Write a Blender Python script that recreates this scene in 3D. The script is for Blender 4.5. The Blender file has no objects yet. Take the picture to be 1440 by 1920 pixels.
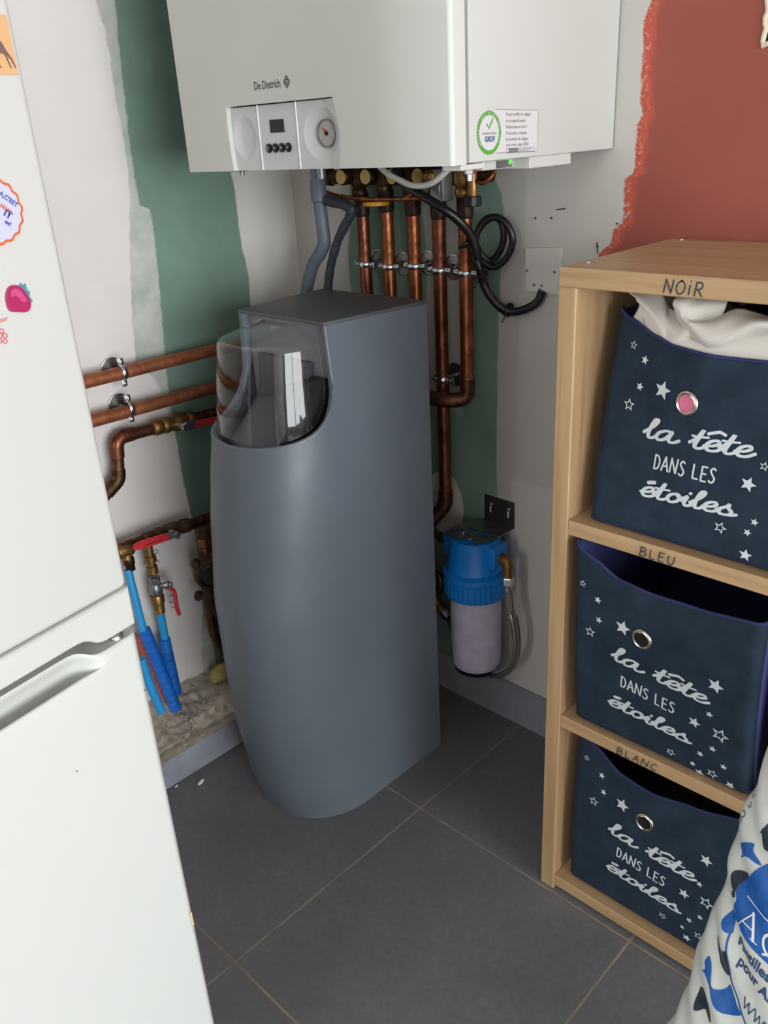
import bpy, bmesh, math, random
from mathutils import Vector, Matrix, noise

random.seed(7)
sc = bpy.context.scene
COL = sc.collection

# ------------------------------------------------------------------ camera, world, light, exposure
cam_data = bpy.data.cameras.new('camera')
cam_data.sensor_fit = 'VERTICAL'
cam_data.sensor_height = 36.0
cam_data.lens = 29.70
cam_data.clip_start = 0.02
cam = bpy.data.objects.new('camera', cam_data)
COL.objects.link(cam)
ROT = Matrix([[0.692951, 0.32824, -0.641933], [-0.719005, 0.248682, -0.64899], [-0.053388, 0.911272, 0.40833]])
cam.matrix_world = Matrix.Translation((0, 0, 1.206)) @ ROT.to_4x4()
sc.camera = cam

world = bpy.data.worlds.new('world')
sc.world = world
world.use_nodes = True
world.node_tree.nodes['Background'].inputs[0].default_value = (0.75, 0.85, 1.0, 1)
world.node_tree.nodes['Background'].inputs[1].default_value = 0.3

def area(name, loc, target, sx, sy, power, color=(1, 1, 1)):
    l = bpy.data.lights.new(name, 'AREA')
    l.shape = 'RECTANGLE'
    l.size, l.size_y, l.energy, l.color = sx, sy, power, color
    o = bpy.data.objects.new(name, l)
    COL.objects.link(o)
    o.location = loc
    o.rotation_euler = (Vector(target) - Vector(loc)).to_track_quat('-Z', 'Y').to_euler()
    return o

# daylight through the glazed door (wall_front) and the small window (wall_back)
area('daylight_door', (-0.50, -4.12, 1.12), (-0.50, 0, 1.12), 3.4, 2.1, 285, (0.945, 0.985, 1.0))
area('daylight_window', (-2.72, 0.2, 1.6), (0, 0.2, 1.45), 0.9, 1.0, 55, (0.95, 0.98, 1.0))

vs = sc.view_settings
vs.view_transform = 'Standard'
vs.look = 'None'
vs.gamma = 1.0
vs.use_curve_mapping = False
vs.exposure = 0.0
sc.cycles.use_denoising = True
sc.cycles.max_bounces = 10
sc.cycles.transparent_max_bounces = 16

# ------------------------------------------------------------------ materials
def lin(c):
    return tuple((v / 255 / 12.92) if v / 255 <= 0.04045 else ((v / 255 + 0.055) / 1.055) ** 2.4 for v in c)

class NT:
    """small helper around a node tree"""
    def __init__(self, m):
        self.t = m.node_tree
        self.n = self.t.nodes
    def add(self, kind, **kw):
        nd = self.n.new(kind)
        for k, v in kw.items():
            setattr(nd, k, v)
        return nd
    def link(self, a, b):
        self.t.links.new(a, b)
    def val(self, sock, v):
        if hasattr(v, 'is_linked') or hasattr(v, 'links'):
            self.link(v, sock)
        else:
            sock.default_value = v
    def math(self, op, a, b=0.0, c=None, clamp=False):
        nd = self.add('ShaderNodeMath', operation=op, use_clamp=clamp)
        self.val(nd.inputs[0], a)
        self.val(nd.inputs[1], b)
        if c is not None:
            self.val(nd.inputs[2], c)
        return nd.outputs[0]
    def mix(self, fac, a, b, mode='MIX'):
        nd = self.add('ShaderNodeMix', data_type='RGBA', blend_type=mode)
        self.val(nd.inputs[0], fac)
        for s, v in ((nd.inputs[6], a), (nd.inputs[7], b)):
            if isinstance(v, tuple):
                s.default_value = (*v, 1)
            else:
                self.link(v, s)
        return nd.outputs[2]
    def noise(self, scale, detail=4, rough=0.55, vec=None, dim='3D'):
        nd = self.add('ShaderNodeTexNoise')
        nd.inputs['Scale'].default_value = scale
        nd.inputs['Detail'].default_value = detail
        nd.inputs['Roughness'].default_value = rough
        if vec is not None:
            self.link(vec, nd.inputs['Vector'])
        return nd.outputs['Fac']
    def ramp(self, fac, stops):
        nd = self.add('ShaderNodeValToRGB')
        e = nd.color_ramp.elements
        while len(e) < len(stops):
            e.new(0.5)
        for el, (p, c) in zip(e, stops):
            el.position = p
            el.color = (*c, 1) if isinstance(c, tuple) else (c, c, c, 1)
        self.link(fac, nd.inputs[0])
        return nd.outputs[0]
    def bump(self, h, strength=0.3, dist=0.002):
        nd = self.add('ShaderNodeBump')
        nd.inputs['Strength'].default_value = strength
        nd.inputs['Distance'].default_value = dist
        self.link(h, nd.inputs['Height'])
        return nd.outputs[0]

def newmat(name):
    m = bpy.data.materials.new(name)
    m.use_nodes = True
    return m, NT(m), m.node_tree.nodes['Principled BSDF']

def mat(name, rgb, rough=0.5, metal=0.0, var=0.0, vscale=20, bump=0.0, bscale=200, bdist=0.001, spec=0.5, coat=0.0):
    m, t, b = newmat(name)
    c = lin(rgb)
    b.inputs['Roughness'].default_value = rough
    b.inputs['Metallic'].default_value = metal
    b.inputs['Specular IOR Level'].default_value = spec
    if coat:
        b.inputs['Coat Weight'].default_value = coat
        b.inputs['Coat Roughness'].default_value = 0.1
    co = t.add('ShaderNodeTexCoord').outputs['Object']
    if var:
        f = t.noise(vscale, 5, 0.6, co)
        lo = tuple(max(0, v * (1 - var)) for v in c)
        hi = tuple(min(1, v * (1 + var)) for v in c)
        t.link(t.ramp(f, [(0.3, lo), (0.7, hi)]), b.inputs['Base Color'])
    else:
        b.inputs['Base Color'].default_value = (*c, 1)
    if bump:
        t.link(t.bump(t.noise(bscale, 3, 0.6, co), bump, bdist), b.inputs['Normal'])
    return m

def copper(name, a, b_, dark, amount, rough=0.32, scale=18, metal=0.9):
    """tarnished copper: two tones plus dark spots"""
    m, t, b = newmat(name)
    co = t.add('ShaderNodeTexCoord').outputs['Object']
    mp = t.add('ShaderNodeMapping')
    mp.inputs['Scale'].default_value = (1, 1, 0.55)
    t.link(co, mp.inputs['Vector'])
    v = mp.outputs[0]
    base = t.ramp(t.noise(scale, 6, 0.65, v), [(0.34, lin(a)), (0.66, lin(b_))])
    spots = t.ramp(t.noise(scale * 2.3, 7, 0.7, v), [(0.5 - amount * 0.3, 1.0), (0.62 + 0.1 * (1 - amount), 0.0)])
    inv = t.math('SUBTRACT', 1.0, spots)
    col = t.mix(t.math('MULTIPLY', spots, amount), base, lin(dark))
    t.link(col, b.inputs['Base Color'])
    b.inputs['Metallic'].default_value = metal
    t.link(t.math('MULTIPLY_ADD', spots, 0.3, rough), b.inputs['Roughness'])
    t.link(t.bump(t.noise(scale * 4, 4, 0.6, v), 0.25, 0.0008), b.inputs['Normal'])
    return m

def edge(t, along, pts, amp=0.006, nscale=25, co=None):
    """position of an irregular paint edge as a function of the height"""
    pts = sorted(pts, key=lambda p: p[1])
    z0, z1 = pts[0][1], pts[-1][1]
    c0, c1 = min(p[0] for p in pts) - 0.01, max(p[0] for p in pts) + 0.01
    fc = t.add('ShaderNodeFloatCurve')
    cv = fc.mapping.curves[0]
    q = [((z - z0) / (z1 - z0), (c - c0) / (c1 - c0)) for c, z in pts]
    cv.points[0].location = q[0]
    cv.points[-1].location = q[-1]
    for p in q[1:-1]:
        cv.points.new(*p)
    for p in cv.points:
        p.handle_type = 'VECTOR'
    fc.mapping.update()
    t.link(t.math('DIVIDE', t.math('SUBTRACT', along, z0), z1 - z0, clamp=True), fc.inputs['Value'])
    e = t.math('MULTIPLY_ADD', fc.outputs[0], c1 - c0, c0)
    n = t.math('SUBTRACT', t.noise(nscale, 6, 0.7, co), 0.5)
    return t.math('MULTIPLY_ADD', n, amp, e)

def less(t, a, b, soft=0.002):
    """1 where a < b"""
    return t.math('DIVIDE', t.math('ADD', t.math('SUBTRACT', b, a), soft / 2), soft, clamp=True)

GREEN, PLASTER, GREY, RED = (124, 150, 137), (224, 219, 216), (192, 189, 183), (150, 82, 73)

def wall_left_material():
    m, t, b = newmat('painted_plasterboard')
    geo = t.add('ShaderNodeNewGeometry').outputs['Position']
    s = t.add('ShaderNodeSeparateXYZ')
    t.link(geo, s.inputs[0])
    x, z = s.outputs[0], s.outputs[2]
    green = t.mix(t.ramp(t.noise(6, 4, 0.6, geo), [(0.35, 0.0), (0.7, 1.0)]), lin(GREEN), lin((110, 137, 123)))
    white = t.mix(t.ramp(t.noise(4, 5, 0.6, geo), [(0.35, 0.0), (0.7, 1.0)]), lin(PLASTER), lin((217, 211, 208)))
    e1 = edge(t, z, [(0.865, 1.438), (0.873, 1.395), (0.874, 1.35), (0.871, 1.283), (0.874, 1.24), (0.874, 1.178), (0.87, 1.142), (0.847, 1.021), (0.829, 0.905), (0.821, 0.823), (0.856, 0.783), (0.882, 0.686), (0.882, 0.58), (0.885, 0.504), (0.891, 0.426), (0.891, 0.346), (0.882, 0.254), (0.868, 0.189), (0.854, 0.109)], 0.012, 40, geo)
    e2 = edge(t, z, [(0.901, 1.44), (0.895, 1.375), (0.89, 1.309), (0.885, 1.213), (0.884, 1.141), (0.885, 1.108), (0.907, 1.099), (0.904, 1.024), (0.896, 0.914), (0.885, 0.809), (0.883, 0.743), (0.882, 0.686), (0.882, 0.58), (0.885, 0.504), (0.89, 0.452)], 0.012, 60, geo)
    e3 = edge(t, z, [(1.102, 1.154), (1.106, 1.114), (1.106, 1.052), (1.109, 0.998), (1.116, 0.943), (1.113, 0.887)], 0.01, 30, geo)
    semi = t.mix(t.ramp(t.noise(14, 5, 0.6, geo), [(0.3, 0.35), (0.75, 0.85)]), green, white)
    col = t.mix(less(t, x, e2, 0.003), green, semi)
    col = t.mix(less(t, x, e1, 0.003), col, white)
    col = t.mix(less(t, e3, x, 0.004), col, lin((216, 212, 205)))
    t.link(col, b.inputs['Base Color'])
    b.inputs['Roughness'].default_value = 0.75
    b.inputs['Specular IOR Level'].default_value = 0.25
    t.link(t.bump(t.noise(35, 5, 0.6, geo), 0.15, 0.003), b.inputs['Normal'])
    return m

def wall_right_material():
    m, t, b = newmat('part_painted_wall')
    geo = t.add('ShaderNodeNewGeometry').outputs['Position']
    s = t.add('ShaderNodeSeparateXYZ')
    t.link(geo, s.inputs[0])
    y, z = s.outputs[1], s.outputs[2]
    green = t.mix(t.ramp(t.noise(7, 4, 0.6, geo), [(0.35, 0.0), (0.7, 1.0)]), lin(GREEN), lin((110, 137, 123)))
    grey = t.mix(t.ramp(t.noise(4, 5, 0.6, geo), [(0.35, 0.0), (0.7, 1.0)]), lin(GREY), lin((186, 183, 177)))
    red = t.mix(t.ramp(t.noise(3, 3, 0.5, geo), [(0.35, 0.0), (0.7, 1.0)]), lin(RED), lin((143, 75, 64)))
    redge = t.mix(t.ramp(t.noise(120, 5, 0.7, geo), [(0.45, 0.0), (0.6, 1.0)]), lin((188, 88, 68)), lin((170, 80, 66)))
    er = edge(t, z, [(0.678, 1.357), (0.689, 1.332), (0.687, 1.298), (0.687, 1.264), (0.687, 1.236), (0.681, 1.211), (0.688, 1.197), (0.689, 1.164), (0.69, 1.13), (0.704, 1.123), (0.702, 1.072), (0.704, 1.058), (0.719, 1.048), (0.721, 1.028), (0.743, 1.01)], 0.012, 90, geo)
    eg = edge(t, z, [(0.956, 1.129), (0.938, 1.103), (0.932, 1.068), (0.938, 0.996), (0.943, 0.882), (0.946, 0.782), (0.947, 0.676), (0.947, 0.565), (0.943, 0.496), (0.937, 0.138)], 0.008, 30, geo)
    ep = edge(t, z, [(1.314, 1.061), (1.334, 0.987), (1.335, 0.933), (1.328, 0.889), (1.339, 0.725)], 0.008, 30, geo)
    s1 = edge(t, z, [(1.115, 1.139), (1.122, 1.065), (1.114, 0.997), (1.118, 0.906), (1.125, 0.756)], 0.006, 30, geo)
    s2 = edge(t, z, [(1.019, 1.067), (1.026, 0.973), (1.03, 0.874), (1.033, 0.759)], 0.006, 30, geo)
    col = t.mix(less(t, y, eg, 0.004), green, grey)
    col = t.mix(less(t, ep, y, 0.004), col, grey)
    e5 = edge(t, z, [(0.889, 1.153), (0.888, 1.008), (0.896, 0.887), (0.902, 0.685), (0.901, 0.46)], 0.006, 20, geo)
    col = t.mix(t.math('MULTIPLY', t.math('MULTIPLY', less(t, e5, y, 0.006), less(t, y, eg, 0.004)), 0.5), col, lin((170, 168, 162)))
    strip = t.math('MULTIPLY', t.math('MULTIPLY', less(t, y, s1, 0.006), less(t, s2, y, 0.006)), less(t, 0.70, z, 0.05))
    col = t.mix(t.math('MULTIPLY', strip, 0.8), col, grey)
    # a rounded filler blob and a stepped filler patch low on the wall
    dy = t.math('DIVIDE', t.math('SUBTRACT', y, 1.085), 0.052)
    dz = t.math('DIVIDE', t.math('SUBTRACT', z, 0.475), 0.075)
    r2 = t.math('ADD', t.math('MULTIPLY', dy, dy), t.math('MULTIPLY', dz, dz))
    r2 = t.math('MULTIPLY_ADD', t.math('SUBTRACT', t.noise(18, 3, 0.5, geo), 0.5), 0.5, r2)
    col = t.mix(less(t, r2, 1.0, 0.06), col, lin((205, 200, 192)))
    patch = t.math('MULTIPLY', less(t, y, (0.913, 0.573)[0], 0.004), less(t, z, (0.913, 0.575)[1], 0.004))
    col = t.mix(t.math('MULTIPLY', patch, 0.6), col, lin((206, 201, 193)))
    redm = less(t, y, er, 0.003)
    band = less(t, t.math('SUBTRACT', er, y), 0.018, 0.012)
    flecks = t.math('MULTIPLY', t.ramp(t.noise(160, 4, 0.7, geo), [(0.56, 0.0), (0.62, 1.0)]), less(t, t.math('SUBTRACT', er, y), 0.011, 0.006))
    rc = t.mix(band, red, redge)
    rc = t.mix(t.math('MULTIPLY', flecks, 0.8), rc, lin((205, 175, 160)))
    col = t.mix(redm, col, rc)
    t.link(col, b.inputs['Base Color'])
    b.inputs['Roughness'].default_value = 0.7
    b.inputs['Specular IOR Level'].default_value = 0.3
    t.link(t.bump(t.noise(40, 5, 0.6, geo), 0.12, 0.003), b.inputs['Normal'])
    return m

def floor_material():
    m, t, b = newmat('anthracite_floor_tile')
    geo = t.add('ShaderNodeNewGeometry').outputs['Position']
    s = t.add('ShaderNodeSeparateXYZ')
    t.link(geo, s.inputs[0])
    def joint(c, off):
        f = t.math('FRACT', t.math('DIVIDE', t.math('SUBTRACT', c, off), 0.45))
        d = t.math('MINIMUM', f, t.math('SUBTRACT', 1.0, f))
        return less(t, d, 0.0046, 0.002)
    g = t.math('MAXIMUM', joint(s.outputs[0], 0.4695 - 4.5), joint(s.outputs[1], 0.4260 - 4.5))
    base = t.mix(t.ramp(t.noise(5, 6, 0.65, geo), [(0.3, 0.0), (0.7, 1.0)]), lin((99, 100, 103)), lin((114, 115, 117)))
    base = t.mix(t.ramp(t.noise(90, 5, 0.7, geo), [(0.35, 0.35), (0.55, 0.0)]), base, lin((78, 78, 81)))
    base = t.mix(t.ramp(t.noise(260, 2, 0.5, geo), [(0.70, 0.0), (0.76, 0.5)]), base, lin((150, 148, 142)))
    grout = t.mix(t.ramp(t.noise(14, 4, 0.6, geo), [(0.35, 0.0), (0.65, 1.0)]), lin((150, 138, 122)), lin((122, 112, 100)))
    t.link(t.mix(g, base, grout), b.inputs['Base Color'])
    t.link(t.math('MULTIPLY_ADD', t.noise(12, 5, 0.6, geo), 0.2, 0.33), b.inputs['Roughness'])
    h = t.math('MULTIPLY_ADD', g, -1.0, t.math('MULTIPLY', t.noise(60, 5, 0.6, geo), 0.35))
    t.link(t.bump(h, 0.35, 0.0015), b.inputs['Normal'])
    return m

def wood_material(name, axis):
    """pale oak laminate, grain running along the given axis"""
    m, t, b = newmat(name)
    co = t.add('ShaderNodeNewGeometry').outputs['Position']
    mp = t.add('ShaderNodeMapping')
    sc_ = [70, 70, 70]
    sc_[axis] = 3.0
    mp.inputs['Scale'].default_value = sc_
    t.link(co, mp.inputs['Vector'])
    f = t.noise(1.0, 7, 0.62, mp.outputs[0])
    mp2 = t.add('ShaderNodeMapping')
    s2 = [9, 9, 9]
    s2[axis] = 0.9
    mp2.inputs['Scale'].default_value = s2
    t.link(co, mp2.inputs['Vector'])
    g = t.noise(1.0, 3, 0.5, mp2.outputs[0])
    c = t.ramp(f, [(0.28, lin((148, 119, 84))), (0.5, lin((174, 143, 105))), (0.75, lin((187, 157, 119)))])
    c = t.mix(t.ramp(g, [(0.35, 0.0), (0.7, 0.35)]), c, lin((157, 125, 88)))
    t.link(c, b.inputs['Base Color'])
    b.inputs['Roughness'].default_value = 0.42
    t.link(t.bump(f, 0.12, 0.0008), b.inputs['Normal'])
    return m

def fabric_material(name, rgb, rgb2):
    m, t, b = newmat(name)
    co = t.add('ShaderNodeTexCoord').outputs['Object']
    f = t.noise(900, 2, 0.5, co)
    g = t.noise(26, 4, 0.6, co)
    c = t.mix(t.ramp(g, [(0.3, 0.0), (0.7, 1.0)]), lin(rgb), lin(rgb2))
    c = t.mix(t.ramp(f, [(0.35, 0.35), (0.6, 0.0)]), c, tuple(v * 0.6 for v in lin(rgb)))
    t.link(c, b.inputs['Base Color'])
    b.inputs['Roughness'].default_value = 0.8
    b.inputs['Specular IOR Level'].default_value = 0.12
    h = t.math('MULTIPLY_ADD', g, 2.0, t.math('MULTIPLY', f, 0.25))
    t.link(t.bump(h, 0.3, 0.002), b.inputs['Normal'])
    return m

def clear_plastic(name, tint=(1, 1, 1), rough=0.03, ior=1.45, gain=1.7):
    """thin clear sheet: sees through, mirrors by its Fresnel angle"""
    m = bpy.data.materials.new(name)
    m.use_nodes = True
    t = NT(m)
    for n in list(t.n):
        t.n.remove(n)
    out = t.add('ShaderNodeOutputMaterial')
    tr = t.add('ShaderNodeBsdfTransparent')
    tr.inputs[0].default_value = (*tint, 1)
    gl = t.add('ShaderNodeBsdfGlossy')
    gl.inputs['Roughness'].default_value = rough
    fr = t.add('ShaderNodeFresnel')
    fr.inputs[0].default_value = ior
    geo = t.add('ShaderNodeTexCoord').outputs['Object']
    t.link(t.bump(t.noise(9, 2, 0.5, geo), 0.12, 0.004), gl.inputs['Normal'])
    mx = t.add('ShaderNodeMixShader')
    front = t.math('SUBTRACT', 1.0, t.add('ShaderNodeNewGeometry').outputs['Backfacing'])
    t.link(t.math('MULTIPLY', t.math('MULTIPLY', fr.outputs[0], gain, clamp=True), front), mx.inputs[0])
    t.link(tr.outputs[0], mx.inputs[1])
    t.link(gl.outputs[0], mx.inputs[2])
    t.link(mx.outputs[0], out.inputs[0])
    return m

def brushed(name, rgb, rough=0.3, scale=300):
    return mat(name, rgb, rough, 1.0, 0.12, 30, 0.1, scale, 0.0005)

def braid_material(name):
    m, t, b = newmat(name)
    uv = t.add('ShaderNodeTexCoord').outputs['UV']
    mp = t.add('ShaderNodeMapping')
    mp.inputs['Rotation'].default_value = (0, 0, math.radians(45))
    mp.inputs['Scale'].default_value = (1, 1, 1)
    t.link(uv, mp.inputs['Vector'])
    ck = t.add('ShaderNodeTexChecker')
    ck.inputs['Scale'].default_value = 1.0
    t.link(mp.outputs[0], ck.inputs['Vector'])
    t.link(t.mix(ck.outputs['Fac'], lin((92, 88, 84)), lin((205, 200, 192))), b.inputs['Base Color'])
    b.inputs['Metallic'].default_value = 0.85
    b.inputs['Roughness'].default_value = 0.38
    t.link(t.bump(ck.outputs['Fac'], 0.4, 0.0008), b.inputs['Normal'])
    return m

M = {}
M['wall_left'] = wall_left_material()
M['wall_right'] = wall_right_material()
M['floor'] = floor_material()
M['white_wall'] = mat('white_wall_paint', (226, 224, 220), 0.8, var=0.03, vscale=5)
M['tile'] = mat('anthracite_skirting_tile', (138, 141, 150), 0.35, var=0.15, vscale=14, bump=0.15, bscale=60)
M['grout'] = mat('grey_beige_grout', (146, 136, 122), 0.9, var=0.2, vscale=40)
M['concrete'] = mat('rough_concrete', (196, 186, 169), 0.95, var=0.4, vscale=12, bump=0.5, bscale=60, bdist=0.004)
M['rubble'] = mat('plaster_rubble', (150, 143, 133), 0.95, var=0.3, vscale=60)
M['oak_v'] = wood_material('pale_oak_upright_grain', 2)
M['oak_h'] = wood_material('pale_oak_level_grain', 1)
M['fabric'] = fabric_material('navy_felt', (33, 45, 57), (43, 58, 72))
M['fabric_side'] = fabric_material('indigo_felt', (60, 64, 110), (70, 74, 124))
M['binding'] = fabric_material('indigo_binding', (46, 50, 88), (56, 60, 102))
M['silver_print'] = mat('silver_grey_print', (196, 203, 206), 0.55, var=0.05, vscale=60)
M['ink'] = mat('blue_black_pen_ink', (48, 56, 66), 0.6)
M['nickel'] = mat('polished_nickel', (205, 198, 186), 0.22, 1.0)
M['chrome'] = mat('zinc_plated_steel', (205, 208, 210), 0.25, 1.0, var=0.08, vscale=60)
M['steel'] = mat('galvanised_steel', (150, 148, 145), 0.38, 1.0, var=0.15, vscale=40)
M['black'] = mat('black_plastic', (18, 18, 19), 0.35)
M['hole'] = mat('dark_opening', (6, 6, 7), 0.9)
M['enamel'] = mat('white_enamel', (205, 209, 202), 0.32, var=0.01, vscale=4)
M['enamel_side'] = mat('white_enamel_panel', (196, 198, 194), 0.35, var=0.01, vscale=4)
M['panel_grey'] = mat('light_grey_plastic', (206, 209, 209), 0.4)
M['panel_line'] = mat('pale_moulding', (240, 241, 240), 0.35)
M['logo'] = mat('dark_grey_print', (84, 84, 84), 0.5)
M['softener'] = mat('anthracite_moulded_plastic', (92, 100, 109), 0.36, var=0.04, vscale=8, bump=0.12, bscale=700, bdist=0.0006)
M['softener_lid'] = mat('black_grained_plastic', (76, 79, 83), 0.45, var=0.05, vscale=20, bump=0.25, bscale=500, bdist=0.0008)
M['softener_inside'] = mat('grey_inner_tray', (122, 123, 128), 0.5)
M['softener_dark'] = mat('dark_inner_tray', (66, 68, 76), 0.45)
M['clear'] = clear_plastic('clear_cover_plastic', (0.97, 0.97, 0.98), 0.03, 1.45, 1.6)
M['copper'] = copper('tarnished_copper', (176, 108, 80), (112, 68, 50), (48, 32, 26), 0.85, 0.3, 34)
M['copper_bright'] = copper('warm_copper', (204, 124, 80), (132, 78, 50), (60, 38, 28), 0.8, 0.3, 34)
M['copper_matt'] = copper('dull_copper', (196, 122, 82), (158, 94, 64), (84, 54, 40), 0.65, 0.4, 22, 0.6)
M['copper_dark'] = copper('dark_copper', (142, 92, 68), (96, 64, 50), (44, 32, 26), 0.85, 0.4, 40)
M['solder'] = copper('burnt_solder', (96, 74, 66), (64, 48, 44), (32, 26, 25), 0.8, 0.4, 45)
M['brass'] = copper('brass', (190, 150, 92), (150, 112, 64), (80, 58, 34), 0.5, 0.32, 25)
M['brass_dark'] = copper('tarnished_brass', (106, 82, 54), (72, 54, 38), (30, 24, 20), 0.85, 0.4, 30)
M['brass_disc'] = mat('stamped_brass_disc', (196, 164, 98), 0.5, 0.35, var=0.12, vscale=120)
M['bronze'] = copper('brown_bronze', (122, 92, 70), (82, 62, 50), (24, 20, 18), 0.7, 0.5, 20, 0.6)
M['yellow'] = mat('yellow_plastic', (206, 150, 30), 0.45)
M['red'] = mat('red_vinyl_grip', (200, 52, 58), 0.4, var=0.08, vscale=40)
M['zinc'] = mat('dull_zinc_casting', (142, 146, 146), 0.4, 0.8, var=0.1, vscale=50)
M['hose_grey'] = mat('grey_rubber_hose', (98, 108, 122), 0.5, var=0.08, vscale=20)
M['hose_dark'] = mat('dark_ribbed_hose', (48, 53, 61), 0.5, var=0.15, vscale=60, bump=0.6, bscale=350, bdist=0.002)
M['cable'] = mat('black_cable', (16, 16, 17), 0.35)
M['white_cable'] = mat('white_cable', (216, 214, 208), 0.4)
M['plate'] = mat('off_white_plate', (202, 200, 194), 0.6, var=0.03, vscale=20)
M['blue_cap'] = mat('blue_filter_plastic', (10, 118, 200), 0.38, var=0.06, vscale=25)
M['cartridge'] = mat('white_wound_cartridge', (196, 192, 206), 0.8, var=0.14, vscale=22, bump=0.6, bscale=60, bdist=0.003)
M['housing'] = clear_plastic('clear_filter_housing', (0.95, 0.94, 0.98), 0.25, 1.3, 0.7)
M['braid'] = braid_material('braided_steel')
M['blue_tube'] = mat('light_blue_pipe', (42, 150, 214), 0.4, var=0.06, vscale=30)
M['blue_conduit'] = mat('blue_conduit', (28, 108, 196), 0.4, var=0.1, vscale=30)
M['red_conduit'] = mat('faded_red_conduit', (188, 98, 84), 0.55, var=0.1, vscale=30)
M['foam'] = mat('yellow_foam', (196, 178, 112), 0.95, var=0.2, vscale=60, bump=0.8, bscale=150, bdist=0.003)
M['fridge'] = mat('fridge_white', (206, 210, 206), 0.3, var=0.008, vscale=3)
M['fridge_body'] = mat('fridge_side_white', (226, 227, 222), 0.4)
M['rust'] = mat('rust_stain', (206, 186, 152), 0.6)
M['card_orange'] = mat('orange_card', (216, 172, 124), 0.6, var=0.04, vscale=40)
M['animal_brown'] = mat('brown_animal_print', (120, 92, 88), 0.6)
M['badge_white'] = mat('badge_paper', (196, 201, 222), 0.5)
M['badge_orange'] = mat('badge_orange', (206, 108, 60), 0.5)
M['badge_blue'] = mat('badge_blue_ink', (70, 90, 176), 0.5)
M['strawberry'] = mat('strawberry_pink', (168, 40, 92), 0.4)
M['strawberry_light'] = mat('strawberry_pale_pink', (196, 76, 132), 0.4)
M['leaf'] = mat('teal_leaf', (74, 146, 160), 0.45)
M['doodle'] = mat('pink_doodle_ink', (222, 96, 110), 0.5)
M['sticker'] = mat('sticker_paper', (208, 207, 209), 0.4)
M['sticker_green'] = mat('sticker_green', (84, 164, 64), 0.45)
M['sticker_ink'] = mat('sticker_grey_ink', (120, 120, 128), 0.5)
M['sticker_greenink'] = mat('sticker_green_ink', (112, 140, 100), 0.5)
M['sticker_blue'] = mat('sticker_blue_ink', (30, 90, 130), 0.5)
M['gauge_red'] = mat('gauge_needle_red', (206, 70, 54), 0.45)
M['gauge_face'] = mat('gauge_face', (176, 178, 176), 0.35)
M['white_cloth'] = mat('white_cotton', (206, 201, 193), 0.85, var=0.03, vscale=10, bump=0.2, bscale=500, bdist=0.0006)
M['burgundy'] = mat('burgundy_cloth', (92, 26, 34), 0.9, var=0.1, vscale=20)
M['pink'] = mat('pink_cloth', (206, 110, 140), 0.85, var=0.1, vscale=40)
M['dark_cloth'] = mat('black_laundry', (24, 24, 27), 0.9, var=0.3, vscale=20)
M['bag'] = mat('white_woven_plastic', (206, 210, 203), 0.38, var=0.02, vscale=10)
M['bag_blue'] = mat('bag_blue_print', (24, 88, 164), 0.4, var=0.04, vscale=20)
M['bag_navy'] = mat('bag_navy_print', (40, 48, 60), 0.4)
M['bag_text'] = mat('bag_text_ink', (46, 72, 116), 0.45)
M['bag_white'] = mat('bag_white_print', (226, 230, 230), 0.4)
M['flake'] = mat('white_plaster_flake', (224, 222, 216), 0.8)
mled = bpy.data.materials.new('green_lamp')
mled.use_nodes = True
mled.node_tree.nodes['Principled BSDF'].inputs['Base Color'].default_value = (0.1, 0.7, 0.05, 1)
mled.node_tree.nodes['Principled BSDF'].inputs['Emission Color'].default_value = (0.15, 1.0, 0.05, 1)
mled.node_tree.nodes['Principled BSDF'].inputs['Emission Strength'].default_value = 0.5
M['led'] = mled

# ------------------------------------------------------------------ object helpers
MATRIX = {}

def tag(o, label=None, cat=None, group=None, kind=None):
    if label:
        o['label'] = label
    if cat:
        o['category'] = cat
    if group:
        o['group'] = group
    if kind:
        o['kind'] = kind
    return o

def thing(name, label, cat, loc=(0, 0, 0), rz=0.0, group=None, matrix=None):
    """an Empty at the base of a thing; its parts hang under it"""
    o = bpy.data.objects.new(name, None)
    o.empty_display_size = 0.05
    COL.objects.link(o)
    mw = matrix if matrix is not None else Matrix.Translation(loc) @ Matrix.Rotation(rz, 4, 'Z')
    o.matrix_world = mw
    MATRIX[o.name] = mw.copy()
    return tag(o, label, cat, group)

def obj(name, bm, m, parent=None, local=False, smooth=40, solid=0.0, subsurf=0, label=None):
    """link one mesh; its vertices are in world space, or in the parent's space if local"""
    if parent is not None and not local:
        bmesh.ops.transform(bm, matrix=MATRIX[parent.name].inverted(), verts=bm.verts)
    me = bpy.data.meshes.new(name)
    bm.normal_update()
    bm.to_mesh(me)
    bm.free()
    me.materials.append(M[m] if isinstance(m, str) else m)
    if smooth:
        me.shade_smooth()
        if smooth < 180:
            me.set_sharp_from_angle(angle=math.radians(smooth))
    o = bpy.data.objects.new(name, me)
    COL.objects.link(o)
    if parent is not None:
        o.parent = parent
        MATRIX[o.name] = MATRIX[parent.name].copy()
    else:
        MATRIX[o.name] = Matrix.Identity(4)
    if solid:
        md = o.modifiers.new('thickness', 'SOLIDIFY')
        md.thickness = solid
        md.offset = -1
    if subsurf:
        md = o.modifiers.new('smooth', 'SUBSURF')
        md.levels = md.render_levels = subsurf
    if label:
        o['label'] = label
    return o

def struct(name, bm, m, **kw):
    return tag(obj(name, bm, m, **kw), kind='structure')

def NB():
    return bmesh.new()

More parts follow.
